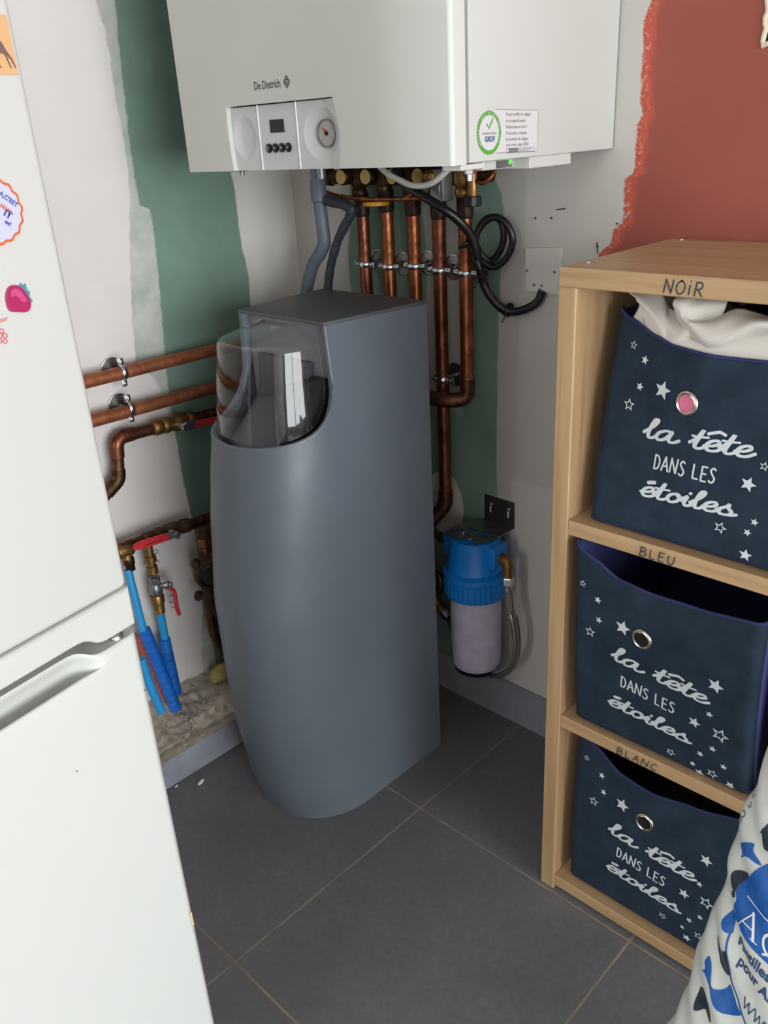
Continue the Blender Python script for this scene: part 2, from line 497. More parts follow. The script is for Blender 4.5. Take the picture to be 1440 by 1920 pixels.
def box(bm, lo, hi, bev=0.0, seg=2, mtx=None):
    b2 = bmesh.new()
    c = [(lo[i] + hi[i]) / 2 for i in range(3)]
    s = [abs(hi[i] - lo[i]) for i in range(3)]
    bmesh.ops.create_cube(b2, size=1)
    bmesh.ops.scale(b2, vec=s, verts=b2.verts)
    if bev:
        bmesh.ops.bevel(b2, geom=b2.edges[:], offset=min(bev, min(s) * 0.45), segments=seg, profile=0.5, affect='EDGES')
    bmesh.ops.translate(b2, vec=c, verts=b2.verts)
    if mtx is not None:
        bmesh.ops.transform(b2, matrix=mtx, verts=b2.verts)
    join(bm, b2)
    return bm

def join(bm, b2):
    me = bpy.data.meshes.new('tmp')
    b2.to_mesh(me)
    b2.free()
    bm.from_mesh(me)
    bpy.data.meshes.remove(me)
    return bm

def smoothpath(pts, n=8, closed=False):
    """Catmull-Rom through the points"""
    P = [Vector(p) for p in pts]
    if len(P) < 3:
        return P
    out = []
    L = len(P)
    for i in range(L if closed else L - 1):
        a = P[(i - 1) % L] if closed or i > 0 else P[0] * 2 - P[1]
        b, c = P[i], P[(i + 1) % L]
        d = P[(i + 2) % L] if closed or i + 2 < L else P[-1] * 2 - P[-2]
        for k in range(n):
            u = k / n
            out.append(0.5 * ((2 * b) + (c - a) * u + (2 * a - 5 * b + 4 * c - d) * u * u + (3 * b - a - 3 * c + d) * u ** 3))
    if not closed:
        out.append(P[-1])
    return out

def fillet(pts, r, n=6):
    """polyline with its corners rounded to radius r"""
    P = [Vector(p) for p in pts]
    out = [P[0]]
    for i in range(1, len(P) - 1):
        a, b, c = P[i - 1], P[i], P[i + 1]
        d1, d2 = (a - b), (c - b)
        rr = min(r, d1.length * 0.49, d2.length * 0.49)
        p, q = b + d1.normalized() * rr, b + d2.normalized() * rr
        for k in range(n + 1):
            u = k / n
            out.append(p * (1 - u) ** 2 + b * 2 * u * (1 - u) + q * u * u)
    out.append(P[-1])
    return out

def tube(bm, path, r, seg=16, caps=True, closed=False, rfun=None, vscale=None):
    """sweep a circle along a path; r or rfun(i, n, length) gives the radius"""
    P = [Vector(p) for p in path]
    n = len(P)
    T = []
    for i in range(n):
        if closed:
            t = P[(i + 1) % n] - P[(i - 1) % n]
        else:
            t = P[min(i + 1, n - 1)] - P[max(i - 1, 0)]
        T.append(t.normalized())
    up = Vector((0, 0, 1)) if abs(T[0].z) < 0.9 else Vector((1, 0, 0))
    N = (up - T[0] * up.dot(T[0])).normalized()
    rings = []
    uvl = bm.loops.layers.uv.verify() if vscale else None
    dist, acc = [0.0], 0.0
    for i in range(1, n):
        acc += (P[i] - P[i - 1]).length
        dist.append(acc)
    for i in range(n):
        N = (N - T[i] * N.dot(T[i])).normalized()
        B = T[i].cross(N)
        rr = rfun(i, n, dist[i]) if rfun else r
        rings.append([bm.verts.new(P[i] + (N * math.cos(2 * math.pi * k / seg) + B * math.sin(2 * math.pi * k / seg)) * rr) for k in range(seg)])
    for i in range(n if closed else n - 1):
        a, b = rings[i], rings[(i + 1) % n]
        for k in range(seg):
            f = bm.faces.new((a[k], a[(k + 1) % seg], b[(k + 1) % seg], b[k]))
            if uvl:
                us = (k * vscale[0] / seg, (k + 1) * vscale[0] / seg)
                vv = (dist[i] * vscale[1], dist[min(i + 1, n - 1)] * vscale[1])
                for lp, (uu, v_) in zip(f.loops, ((us[0], vv[0]), (us[1], vv[0]), (us[1], vv[1]), (us[0], vv[1]))):
                    lp[uvl].uv = (uu, v_)
    if caps and not closed:
        bm.faces.new(rings[0][::-1])
        bm.faces.new(rings[-1])
    return bm

def lathe(bm, prof, origin, axis, seg=24, hexa=False):
    """turn a profile of (radius, distance along the axis)"""
    ax = Vector(axis).normalized()
    o = Vector(origin)
    up = Vector((0, 0, 1)) if abs(ax.z) < 0.9 else Vector((1, 0, 0))
    N = (up - ax * up.dot(ax)).normalized()
    B = ax.cross(N)
    if hexa:
        seg = 6
    rings = []
    for r, h in prof:
        if r < 1e-6:
            rings.append([bm.verts.new(o + ax * h)])
        else:
            rings.append([bm.verts.new(o + ax * h + (N * math.cos(2 * math.pi * k / seg) + B * math.sin(2 * math.pi * k / seg)) * r) for k in range(seg)])
    for a, b in zip(rings, rings[1:]):
        for k in range(seg):
            k2 = (k + 1) % seg
            if len(a) == 1 and len(b) == 1:
                continue
            if len(a) == 1:
                bm.faces.new((a[0], b[k2], b[k]))
            elif len(b) == 1:
                bm.faces.new((a[k], a[k2], b[0]))
            else:
                bm.faces.new((a[k], a[k2], b[k2], b[k]))
    if len(rings[0]) > 1:
        bm.faces.new(rings[0][::-1])
    if len(rings[-1]) > 1:
        bm.faces.new(rings[-1])
    return bm

def cyl(bm, a, b, r, seg=20, bev=0.0):
    a, b = Vector(a), Vector(b)
    L = (b - a).length
    prof = [(r, 0), (r, L)] if not bev else [(r - bev, 0), (r, bev), (r, L - bev), (r - bev, L)]
    return lathe(bm, prof, a, b - a, seg)

def hexnut(bm, a, b, r):
    a, b = Vector(a), Vector(b)
    L = (b - a).length
    return lathe(bm, [(r * 0.9, 0), (r, L * 0.12), (r, L * 0.88), (r * 0.9, L)], a, b - a, 6)

def ball(bm, c, r, scale=(1, 1, 1), seg=16):
    b2 = bmesh.new()
    bmesh.ops.create_uvsphere(b2, u_segments=seg, v_segments=max(6, seg // 2), radius=r)
    bmesh.ops.scale(b2, vec=scale, verts=b2.verts)
    bmesh.ops.translate(b2, vec=c, verts=b2.verts)
    return join(bm, b2)

def prism(bm, poly, lift, depth_vec):
    """polygon lifted to 3D by lift(u, v), extruded along depth_vec"""
    d = Vector(depth_vec)
    a = [bm.verts.new(lift(*p)) for p in poly]
    b = [bm.verts.new(Vector(v.co) + d) for v in a]
    n = len(poly)
    bm.faces.new(a)
    bm.faces.new(b[::-1])
    for i in range(n):
        bm.faces.new((a[i], b[i], b[(i + 1) % n], a[(i + 1) % n]))
    bmesh.ops.recalc_face_normals(bm, faces=bm.faces[:])
    return bm

def decal(bm, poly, lift, maxlen=None, holes=()):
    """flat print: polygon (with holes) laid on a surface by lift(u, v)"""
    b2 = bmesh.new()
    edges = []
    for loop in (poly, *holes):
        vs_ = [b2.verts.new((p[0], p[1], 0)) for p in loop]
        for i in range(len(vs_)):
            edges.append(b2.edges.new((vs_[i], vs_[(i + 1) % len(vs_)])))
    bmesh.ops.triangle_fill(b2, edges=edges, use_beauty=True, normal=(0, 0, 1))
    if maxlen:
        for _ in range(5):
            lg = [e for e in b2.edges if e.calc_length() > maxlen]
            if not lg:
                break
            bmesh.ops.subdivide_edges(b2, edges=lg, cuts=1)
            bmesh.ops.triangulate(b2, faces=b2.faces[:])
    for v in b2.verts:
        v.co = lift(v.co.x, v.co.y)
    return join(bm, b2)

def ribbon(bm, pts, w, lift, pen=None, n=6, smooth=True, taper=0.0):
    """a pen stroke of width w along 2D points, laid on a surface by lift(u, v)"""
    P = smoothpath([(p[0], p[1], 0) for p in pts], n) if smooth and len(pts) > 2 else [Vector((p[0], p[1], 0)) for p in pts]
    if len(P) == 2:
        P = [P[0].lerp(P[1], k / 4) for k in range(5)]
    m = len(P)
    L, R_ = [], []
    for i in range(m):
        t = (P[min(i + 1, m - 1)] - P[max(i - 1, 0)]).normalized()
        nrm = Vector((-t.y, t.x, 0))
        ww = w
        if pen is not None:
            ww = w * (0.56 + 0.44 * abs(nrm.x * math.cos(pen) + nrm.y * math.sin(pen)))
        if taper:
            e = min(i, m - 1 - i) / max(1, m - 1)
            ww *= min(1.0, 0.45 + e * taper)
        L.append(P[i] + nrm * ww / 2)
        R_.append(P[i] - nrm * ww / 2)
    # rounded ends
    def end(c, a, b, sgn):
        out = []
        t = (P[1] - P[0]).normalized() if sgn < 0 else (P[-1] - P[-2]).normalized()
        h = (a - b).length / 2
        for k in (0.25, 0.5, 0.75):
            an = math.pi * k
            out.append((a + b) / 2 + (a - b).normalized() * h * math.cos(an) + t * sgn * h * math.sin(an) * 0.8)
        return out
    top = [bm.verts.new(lift(v.x, v.y)) for v in L]
    bot = [bm.verts.new(lift(v.x, v.y)) for v in R_]
    for i in range(m - 1):
        bm.faces.new((bot[i], bot[i + 1], top[i + 1], top[i]))
    e = [bm.verts.new(lift(v.x, v.y)) for v in end(P[-1], L[-1], R_[-1], 1)]
    bm.faces.new([top[-1]] + [bot[-1]] + e[::-1])
    e = [bm.verts.new(lift(v.x, v.y)) for v in end(P[0], L[0], R_[0], -1)]
    bm.faces.new([bot[0], top[0]] + e)
    return bm

def textbm(bm, s, size, place, shear=0.0, align='LEFT', xscale=1.0, bold=0.0):
    """outline letters of the built-in typeface, laid on a surface by place(u, v)"""
    cu = bpy.data.curves.new('letters', 'FONT')
    cu.body = s
    cu.size = size
    cu.shear = shear
    cu.align_x = align
    cu.offset = bold
    cu.resolution_u = 3
    to = bpy.data.objects.new('letters', cu)
    COL.objects.link(to)
    dg = bpy.context.evaluated_depsgraph_get()
    dg.update()
    me = bpy.data.meshes.new_from_object(to.evaluated_get(dg))
    b2 = bmesh.new()
    b2.from_mesh(me)
    bpy.data.objects.remove(to)
    bpy.data.curves.remove(cu)
    bpy.data.meshes.remove(me)
    for v in b2.verts:
        v.co = place(v.co.x * xscale, v.co.y)
    return join(bm, b2)

def star(cx, cy, r, rot=0.0, inner=0.45):
    return [(cx + (r if k % 2 == 0 else r * inner) * math.sin(math.pi * k / 5 + rot),
             cy + (r if k % 2 == 0 else r * inner) * math.cos(math.pi * k / 5 + rot)) for k in range(10)]

def circle2(cx, cy, r, n=28, ry=None):
    return [(cx + r * math.cos(2 * math.pi * k / n), cy + (ry or r) * math.sin(2 * math.pi * k / n)) for k in range(n)]

def grid(bm, nu, nv, f):
    """surface f(u, v) for u, v in 0..1"""
    vs_ = [[bm.verts.new(f(i / nu, j / nv)) for j in range(nv + 1)] for i in range(nu + 1)]
    for i in range(nu):
        for j in range(nv):
            bm.faces.new((vs_[i][j], vs_[i + 1][j], vs_[i + 1][j + 1], vs_[i][j + 1]))
    return vs_

def nudge(bm, before, k, step=0.00012):
    """lift the newest stroke a hair off the one below it, outwards (towards -x)"""
    vs_ = list(bm.verts)[before:]
    f = [f for f in vs_[0].link_faces]
    f[0].normal_update()
    n = f[0].normal.copy()
    if n.x > 0:
        n = -n
    for v in vs_:
        v.co += n * (k * step)

def interp(x, xs, ys):
    if x <= xs[0]:
        return ys[0]
    for i in range(1, len(xs)):
        if x <= xs[i]:
            u = (x - xs[i - 1]) / (xs[i] - xs[i - 1])
            u = u * u * (3 - 2 * u) * 0.5 + u * 0.5
            return ys[i - 1] + (ys[i] - ys[i - 1]) * u
    return ys[-1]

# ------------------------------------------------------------------ the room
XR, YL, XB, YF, HT = 1.258, 1.495, -2.6, -4.0, 2.5
bm = NB(); box(bm, (XB - 0.1, YF - 0.1, -0.1), (XR + 0.1, YL + 0.1, 0)); struct('floor', bm, 'floor', smooth=0)
bm = NB(); box(bm, (XB - 0.1, YF - 0.1, HT), (XR + 0.1, YL + 0.1, HT + 0.1)); struct('ceiling', bm, mat('grey_ceiling', (186, 184, 180), 0.9), smooth=0)
bm = NB(); box(bm, (XB - 0.1, YL, 0), (XR, YL + 0.1, HT)); struct('wall_left', bm, 'wall_left', smooth=0)
# right wall with the cut-out for an electrical box
hy1, hz0 = (0.514, 1.285)
hy0, hz1 = hy1 - 0.075, hz0 + 0.075
bm = NB()
box(bm, (XR, YF, 0), (XR + 0.1, YL + 0.1, hz0))
box(bm, (XR, YF, hz1), (XR + 0.1, YL + 0.1, HT))
box(bm, (XR, YF, hz0), (XR + 0.1, hy0, hz1))
box(bm, (XR, hy1, hz0), (XR + 0.1, YL + 0.1, hz1))
struct('wall_right', bm, 'wall_right', smooth=0)
bm = NB()
box(bm, (XB - 0.1, YF, 0), (XB, YL, 1.1)); box(bm, (XB - 0.1, YF, 2.1), (XB, YL, HT))
box(bm, (XB - 0.1, YF, 1.1), (XB, -0.25, 2.1)); box(bm, (XB - 0.1, 0.65, 1.1), (XB, YL, 2.1))
struct('wall_back', bm, 'white_wall', smooth=0)
bm = NB()
box(bm, (XB, YF - 0.1, 0), (-2.20, YF, HT)); box(bm, (1.20, YF - 0.1, 0), (XR, YF, HT))
box(bm, (-2.20, YF - 0.1, 2.17), (1.20, YF, HT)); box(bm, (-2.20, YF - 0.1, 0), (1.20, YF, 0.06))
struct('wall_front', bm, 'white_wall', smooth=0)
bm = NB()
for a, b in (((-2.20, 0.06), (-2.14, 2.17)), ((1.14, 0.06), (1.20, 2.17)), ((-2.14, 2.11), (1.14, 2.17)), ((-2.14, 0.06), (1.14, 0.14)), ((-0.54, 0.14), (-0.46, 2.11))):
    box(bm, (a[0], YF - 0.07, a[1]), (b[0], YF - 0.02, b[1]), 0.005)
struct('window_1', bm, 'white_wall', smooth=0)
bm = NB()
for a, b in (((-0.25, 1.1), (-0.2, 2.1)), ((0.6, 1.1), (0.65, 2.1)), ((-0.2, 2.05), (0.6, 2.1)), ((-0.2, 1.1), (0.6, 1.15))):
    box(bm, (XB - 0.07, a[0], a[1]), (XB - 0.02, b[0], b[1]), 0.005)
struct('window_2', bm, 'white_wall', smooth=0)

# skirting tiles on the right wall, with joints
bm = NB()
ys = [-3.7, -3.25, -2.8, -2.35, -1.9, -1.45, -1.0, -0.55, -0.1, 0.35, 0.80, 1.157, 1.31]
for a, b in zip(ys, ys[1:]):
    box(bm, (1.249, a + 0.0015, 0.001), (1.2585, b - 0.0015, 0.097), 0.001)
sk = struct('baseboard_right', bm, 'tile', smooth=0)
bm = NB()
box(bm, (1.2495, -3.7, 0.0005), (1.2582, 1.31, 0.0965))
o = obj('joint', bm, 'grout', sk, smooth=0)
# raw concrete ledge below the left wall, with its tiled face
bm = NB()
def ledge(u, v):
    x, y = -1.6 + u * (1.256 + 1.6), 1.3145 + v * (1.494 - 1.3145)
    p = Vector((x, y, 0))
    z = 0.070 + 0.010 * v + 0.012 * noise.fractal(p * 14, 0.9, 2.2, 5) * min(1, v * 5) + 0.004 * noise.noise(p * 60)
    return Vector((x, y, z))
vs_ = grid(bm, 420, 30, ledge)
for col in (0, -1):
    pass
bot = [bm.verts.new((r[0].co.x, 1.3145, 0)) for r in vs_]
for i in range(len(vs_) - 1):
    bm.faces.new((bot[i], bot[i + 1], vs_[i + 1][0], vs_[i][0]))
struct('trim_1', bm, 'concrete', smooth=60)
bm = NB()
xs = [-1.6, -1.09, -0.64, -0.19, 0.26, 0.362, 0.812, 1.247]
for a, b in zip(xs, xs[1:]):
    box(bm, (a + 0.0015, 1.306, 0.001), (b - 0.0015, 1.3142, 0.066), 0.001)
sk = struct('baseboard_left', bm, 'tile', smooth=0)
bm = NB()
box(bm, (-1.6, 1.3066, 0.0005), (1.247, 1.3143, 0.0655))
obj('joint', bm, 'grout', sk, smooth=0)
bm = NB()
def topping(u, v):
    x = 0.2 + u * 1.0
    w = 0.020 + 0.006 * noise.noise(Vector((x * 30, 0, 0)))
    return Vector((x, 1.3065 + v * w, 0.0667 + 0.006 * math.sin(v * math.pi * 0.5) + 0.002 * noise.noise(Vector((x * 50, v * 3, 1)))))
grid(bm, 160, 6, topping)
obj('mortar', bm, 'grout', sk, smooth=60)

# electrical cut-out in the red wall
t = thing('wall_box', 'square electrical cut-out in the red wall with a rough cream rim', 'wall box', (XR, (hy0 + hy1) / 2, (hz0 + hz1) / 2))
bm = NB()
for y0, y1, z0, z1 in ((hy0 - 0.001, hy0 + 0.002, hz0, hz1), (hy1 - 0.002, hy1 + 0.001, hz0, hz1), (hy0, hy1, hz0 - 0.001, hz0 + 0.002), (hy0, hy1, hz1 - 0.002, hz1 + 0.001)):
    box(bm, (XR, y0, z0), (XR + 0.05, y1, z1))
box(bm, (XR + 0.045, hy0, hz0), (XR + 0.05, hy1, hz1))
obj('recess', bm, 'hole', t, smooth=0)
bm = NB()
for k in range(4):
    c = [(hy0, hz0), (hy1, hz0), (hy1, hz1), (hy0, hz1)]
    a, b = c[k], c[(k + 1) % 4]
    pts_ = [Vector((XR - 0.0005 + 0.001 * math.sin(i * 2.1 + k), a[0] + (b[0] - a[0]) * i / 12 + 0.0012 * math.sin(i * 1.7), a[1] + (b[1] - a[1]) * i / 12 + 0.0012 * math.cos(i * 2.3))) for i in range(13)]
    tube(bm, pts_, 0.0035, 8)
obj('rim', bm, mat('cream_filler', (206, 196, 170), 0.85), t)

# ------------------------------------------------------------------ water softener
YC, HW, XN, XK = 1.102, 0.132, 0.875, 1.090
def taper(z):
    u = min(1, max(0, (z - 0.62) / 0.322))
    return 1 - 0.17 * (u * u * (3 - 2 * u) * 0.5 + u * u * 0.5)
def nose(z):
    return interp(z, [0, 0.07, 0.22, 0.32, 0.456, 0.585, 0.678, 0.75, 0.95], [0.140, 0.157, 0.176, 0.180, 0.181, 0.166, 0.150, 0.136, 0.118])
def rimz(deg):
    d = min(deg, 180 - deg)
    return 0.751 + 0.087 * (1 + d / 10) ** -1.2
def section(off, z, n=40, a=None):
    """plan of the cabinet from back right, round the nose, to back left"""
    a = nose(z) if a is None else a
    def hw(x):
        k = 1 - taper(z)
        return 1 - k * min(1, max(0, (XK - x) / (XK - XN)))
    sx = [XK - i * (XK - XN) / 6 for i in range(6)]
    out = [(x, YC - (HW - off) * hw(x), None) for x in sx]
    for k in range(n + 1):
        d = 180 * k / n
        c, s = math.cos(math.radians(d)), math.sin(math.radians(d))
        e = 0.92
        out.append((XN - (a - off) * abs(s) ** e, YC - (HW - off) * hw(XN) * (1 if c >= 0 else -1) * abs(c) ** e, d))
    out += [(x, YC + (HW - off) * hw(x), None) for x in sx[::-1]]
    out += [(XK, YC + HW - (k + 1) * 2 * HW / 7, None) for k in range(6)]
    return out

soft = thing('water_softener', 'tall anthracite water softener cabinet with a bulging front and clear top cover', 'water softener', (0.93, YC, 0))
bm = NB()
NZ, NU = 40, 8                      # rows up to the lip, rows of the uprights beside the cover
base = section(0, 0)
cols = []
for i, p in enumerate(base):
    straight = p[2] is None or p[2] in (0, 180)
    zl = rimz(0) if straight else rimz(p[2])
    zz = [zl * j / NZ for j in range(NZ + 1)]
    if straight:
        zz += [zl + (0.9385 - zl) * (j + 1) / NU for j in range(NU)]
    col = []
    for z in zz:
        q = section(0, z)[i]
        col.append(bm.verts.new((q[0], q[1], z)))
    cols.append(col)
cols.append(cols[0])
for i in range(len(cols) - 1):
    for j in range(min(len(cols[i]), len(cols[i + 1])) - 1):
        bm.faces.new((cols[i][j], cols[i][j + 1], cols[i + 1][j + 1], cols[i + 1][j]))
bmesh.ops.recalc_face_normals(bm, faces=bm.faces[:])
obj('cabinet', bm, 'softener', soft, smooth=35)
# rolled lip along the opening
def lip_pt(d, off, dz):
    z = rimz(d)
    c, s = math.cos(math.radians(d)), math.sin(math.radians(d))
    return Vector((XN - (nose(z) - off) * abs(s) ** 0.92, YC - (HW - off) * taper(z) * (1 if c >= 0 else -1) * abs(c) ** 0.92, z + dz))
bm = NB()
LIP = ((-0.0004, -0.004), (-0.0006, -0.001), (0.0010, 0.0010), (0.0040, 0.0014), (0.0080, 0.0002), (0.0105, -0.004), (0.0110, -0.018))
rows = []
for k in range(-6, 67):
    d = min(180, max(0, 3 * k))
    row = []
    for off, dz in LIP:
        if 0 <= k <= 60:
            row.append(bm.verts.new(lip_pt(d, off, dz)))
        else:
            e = (-k if k < 0 else k - 60) / 6
            z = rimz(0) + (0.938 - rimz(0)) * e
            sg = -1 if k < 0 else 1
            row.append(bm.verts.new((XN - dz * 0.9, YC + sg * (HW * taper(z) - off), z)))
    rows.append(row)
for a, b in zip(rows, rows[1:]):
    for k in range(len(LIP) - 1):
        bm.faces.new((a[k], b[k], b[k + 1], a[k + 1]))
obj('rim', bm, 'softener', soft, smooth=60)
bm = NB()
q_ = taper(0.94)
prism(bm, [(XN - 0.002, YC - HW * q_ - 0.001), (XK + 0.001, YC - HW - 0.001), (XK + 0.001, YC + HW + 0.001), (XN - 0.002, YC + HW * q_ + 0.001)], lambda a, b: Vector((a, b, 0.9375)), (0, 0, 0.0060))
bmesh.ops.bevel(bm, geom=bm.edges[:], offset=0.0018, segments=3, profile=0.5, affect='EDGES')
obj('lid', bm, 'softener_lid', soft, smooth=30)
# inside of the cover: back panel, sloping tray, dark well
bm = NB()
box(bm, (XN + 0.012, YC - HW * q_ + 0.008, 0.70), (XN + 0.02, YC + HW * q_ - 0.008, 0.937))
obj('back_panel', bm, 'softener_inside', soft, smooth=0)
bm = NB()
def tray(u, v):
    d = math.radians(4 + 172 * u)
    r = 0.93 - 0.93 * v
    zc = 0.735 + 0.075 * v
    return Vector((XN + 0.008 - (nose(0.74) - 0.02) * r * math.sin(d), YC - (HW - 0.016) * math.cos(d) * (1 - 0.25 * v), zc))
grid(bm, 30, 8, tray)
obj('tray', bm, 'softener_dark', soft, smooth=60)
bm = NB()
prism(bm, [(XN - 0.075, YC - 0.082), (XN + 0.010, YC - 0.095), (XN + 0.010, YC - 0.070), (XN - 0.075, YC - 0.062)], lambda a, b: Vector((a, b, 0.735)), (0, 0, 0.115))
obj('control_housing', bm, 'black', soft, smooth=0)
bm = NB()
prism(bm, [(XN - 0.012, 0.74), (XN + 0.011, 0.74), (XN + 0.011, 0.872), (XN + 0.004, 0.872)], lambda a, c: Vector((a, YC - 0.062, c)), (0, 0.135, 0))
obj('salt_flap', bm, 'softener_dark', soft, smooth=0)
# clear cover
bm = NB()
OFF = 0.013
def cover_pt(d, z):
    a = (nose(z) - OFF) * (1 - 0.06 * max(0, (z - 0.75) / 0.16) ** 1.5)
    c, s = math.cos(math.radians(d)), math.sin(math.radians(d))
    return Vector((XN - a * abs(s) ** 0.85, YC - (HW - OFF) * taper(z) * (1 if c >= 0 else -1) * abs(c) ** 0.85, z))
rows = []
nd = 56
for j in range(15):
    rows.append([bm.verts.new(cover_pt(180 * k / nd, (rimz(180 * k / nd) - 0.012) * (1 - j / 14) + 0.904 * j / 14)) for k in range(nd + 1)])
for q, (ins, dz) in enumerate(((0.0015, 0.004), (0.005, 0.0075), (0.011, 0.0100), (0.03, 0.0150), (0.06, 0.0215), (0.1, 0.0285))):
    rr = []
    for k in range(nd + 1):
        p = cover_pt(180 * k / nd, 0.904)
        f = max(0.0, 1 - ins / max(0.02, XN - p.x + 0.0001)) if XN - p.x > 1e-4 else 0
        fy = 1 - ins / (HW - OFF) * 0.6
        rr.append(bm.verts.new((XN - (XN - p.x) * f, YC + (p.y - YC) * fy, 0.904 + dz)))
    rows.append(rr)
for a, b in zip(rows, rows[1:]):
    for k in range(nd):
        bm.faces.new((a[k], b[k], b[k + 1], a[k + 1]))
bmesh.ops.remove_doubles(bm, verts=bm.verts, dist=0.0002)
bmesh.ops.recalc_face_normals(bm, faces=bm.faces[:])
obj('clear_cover', bm, 'clear', soft, smooth=60)

# ------------------------------------------------------------------ boiler on the wall
YAW = 0.017
boil = thing('wall_boiler', 'large white wall-hung gas boiler with a grey control panel', 'boiler', (0.864, 0.718, 1.165), YAW)
# front door with the notch for the control panel (local: x depth, y to the left, z up)
bm = NB()
outl = [(0.4350, 0.0), (0.4368, 0.02), (0.4380, 0.039), (0.4384, 0.068), (0.4364, 0.090)]
outr = [(0.2041, 0.0895), (0.1983, 0.068), (0.194, 0.04), (0.1965, 0.018), (0.2004, 0.0)]
poly = [(0.0, 0.0), (0.0, 0.70), (0.557, 0.70), (0.557, 0.0)] + outl + outr
prism(bm, poly, lambda l, z: Vector((0, l, z)), (0.027, 0, 0))
be = [e for e in bm.edges if abs(e.verts[0].co.y - e.verts[1].co.y) < 1e-5 and abs(e.verts[0].co.x) < 1e-5 and abs(e.verts[1].co.x) < 1e-5 and (e.verts[0].co.y < 1e-4 or e.verts[0].co.y > 0.55)]
bmesh.ops.bevel(bm, geom=be, offset=0.006, segments=4, profile=0.5, affect='EDGES')
door = obj('front_door', bm, 'enamel', boil, local=True, smooth=30)
bm = NB(); box(bm, (0.034, 0.0, 0.001), (0.391, 0.557, 0.70), 0.003)
obj('casing', bm, 'enamel_side', boil, local=True, smooth=30)
bm = NB(); box(bm, (0.02, 0.006, 0.006), (0.05, 0.551, 0.695))
obj('seal_or_dark_gap', bm, 'hole', boil, local=True, smooth=0)  # near-black inner box; the shade in the door and panel gaps is painted
# control panel: shallow bowl round the gauge, oval thumb hollow
bm = NB()
def lr(z):
    return interp(z, [0, 0.018, 0.04, 0.068, 0.0905], [0.2004, 0.1965, 0.194, 0.1983, 0.2041])
def ll(z):
    return interp(z, [0, 0.02, 0.039, 0.068, 0.091], [0.4350, 0.4368, 0.4380, 0.4384, 0.4364])
def panel(u, v):
    z = 0.0882 * v
    l = lr(z) + (ll(z) - lr(z)) * u
    d = 0.008
    r = math.hypot((l - 0.2375) / 0.0385, (z - 0.0455) / 0.0335)
    if r < 1:
        d += 0.008 * min(1, (1 - r) / 0.52) ** 0.8
    r = math.hypot((l - 0.409) / 0.0275, (z - 0.046) / 0.030)
    if r < 1:
        d += 0.006 * math.sin(min(1, (1 - r) * 1.6) * math.pi / 2)
    if u < 0.12:
        d -= 0.008 * (1 - u / 0.12)
    return Vector((d, l, z))
grid(bm, 170, 64, panel)
cp = obj('control_panel', bm, 'panel_grey', boil, local=True, smooth=50)
bm = NB()
for l0 in (0.288, 0.373):
    bm = NB()
    box(bm, (0.0066, l0 - 0.0008, 0.0005), (0.0085, l0 + 0.0008, 0.089), 0.0003)
    obj('moulding', bm, 'panel_line', cp, local=True, smooth=0)
bm = NB(); box(bm, (0.0068, 0.316, 0.0505), (0.0095, 0.3475, 0.068), 0.0008)
obj('display', bm, 'black', cp, local=True, smooth=0)
for i, (l, glyph) in enumerate(((0.354, 0), (0.3395, 1), (0.325, 2), (0.3105, 3))):
    bm = NB()
    lathe(bm, [(0.0066, 0), (0.0064, 0.0026), (0.0052, 0.0034), (0.0, 0.0036)], (0.0086, l, 0.030), (-1, 0, 0), 20)
    b = obj('button', bm, 'black', cp, local=True)
    bm = NB()
    lift = lambda a, c, l=l: Vector((0.0048, l - a, 0.030 + c))
    if glyph == 0:
        ribbon(bm, [(-0.002, 0.002), (-0.002, -0.002), (0.001, -0.002)], 0.0009, lift, smooth=False)
        ribbon(bm, [(-0.0005, 0.0015), (0.0018, 0.0015)], 0.0009, lift)
    elif glyph == 1:
        ribbon(bm, [(0.002, 0.0), (-0.002, 0.0)], 0.0012, lift)
    elif glyph == 2:
        ribbon(bm, [(0.002, 0.0), (-0.002, 0.0)], 0.0011, lift)
        ribbon(bm, [(0.0, 0.002), (0.0, -0.002)], 0.0011, lift)
    else:
        ribbon(bm, [(-0.002, 0.0), (0.0016, 0.0), (0.0016, 0.002)], 0.0010, lift, smooth=False)
    obj('symbol', bm, 'panel_grey', b, local=True, smooth=0)
# pressure gauge
bm = NB()
lathe(bm, [(0.0185, 0.004), (0.0185, -0.003), (0.0165, -0.003), (0.0162, 0.0)], (0.0150, 0.2345, 0.0455), (1, 0, 0), 36)
g = obj('gauge_bezel', bm, 'zinc', cp, local=True)
bm = NB(); lathe(bm, [(0.0166, 0), (0.0166, 0.001), (0.0, 0.001)], (0.0147, 0.2345, 0.0455), (-1, 0, 0), 36)
obj('gauge_face', bm, 'gauge_face', g, local=True)
glift = lambda a, c: Vector((0.0134, 0.2345 - a, 0.0455 + c))
bm = NB()
decal(bm, [(0.002, -0.001), (-0.001, -0.0025), (-0.010, 0.0085), (-0.0045, 0.0065), (0.002, 0.002)], glift)
obj('needle', bm, 'gauge_red', g, local=True, smooth=0)
bm = NB(); lathe(bm, [(0.003, 0), (0.0028, 0.002), (0, 0.0022)], (0.0134, 0.2345, 0.0455), (-1, 0, 0), 14)
obj('hub', bm, 'bronze', g, local=True)
bm = NB()
for k, ch in enumerate('01234'):
    an = math.radians(225 - 67 * k)
    textbm(bm, ch, 0.0042, lambda a, c, an=an: glift(0.0115 * math.cos(an) + a, 0.0115 * math.sin(an) + c - 0.0015), align='CENTER')
obj('numerals', bm, 'logo', g, local=True, smooth=0)
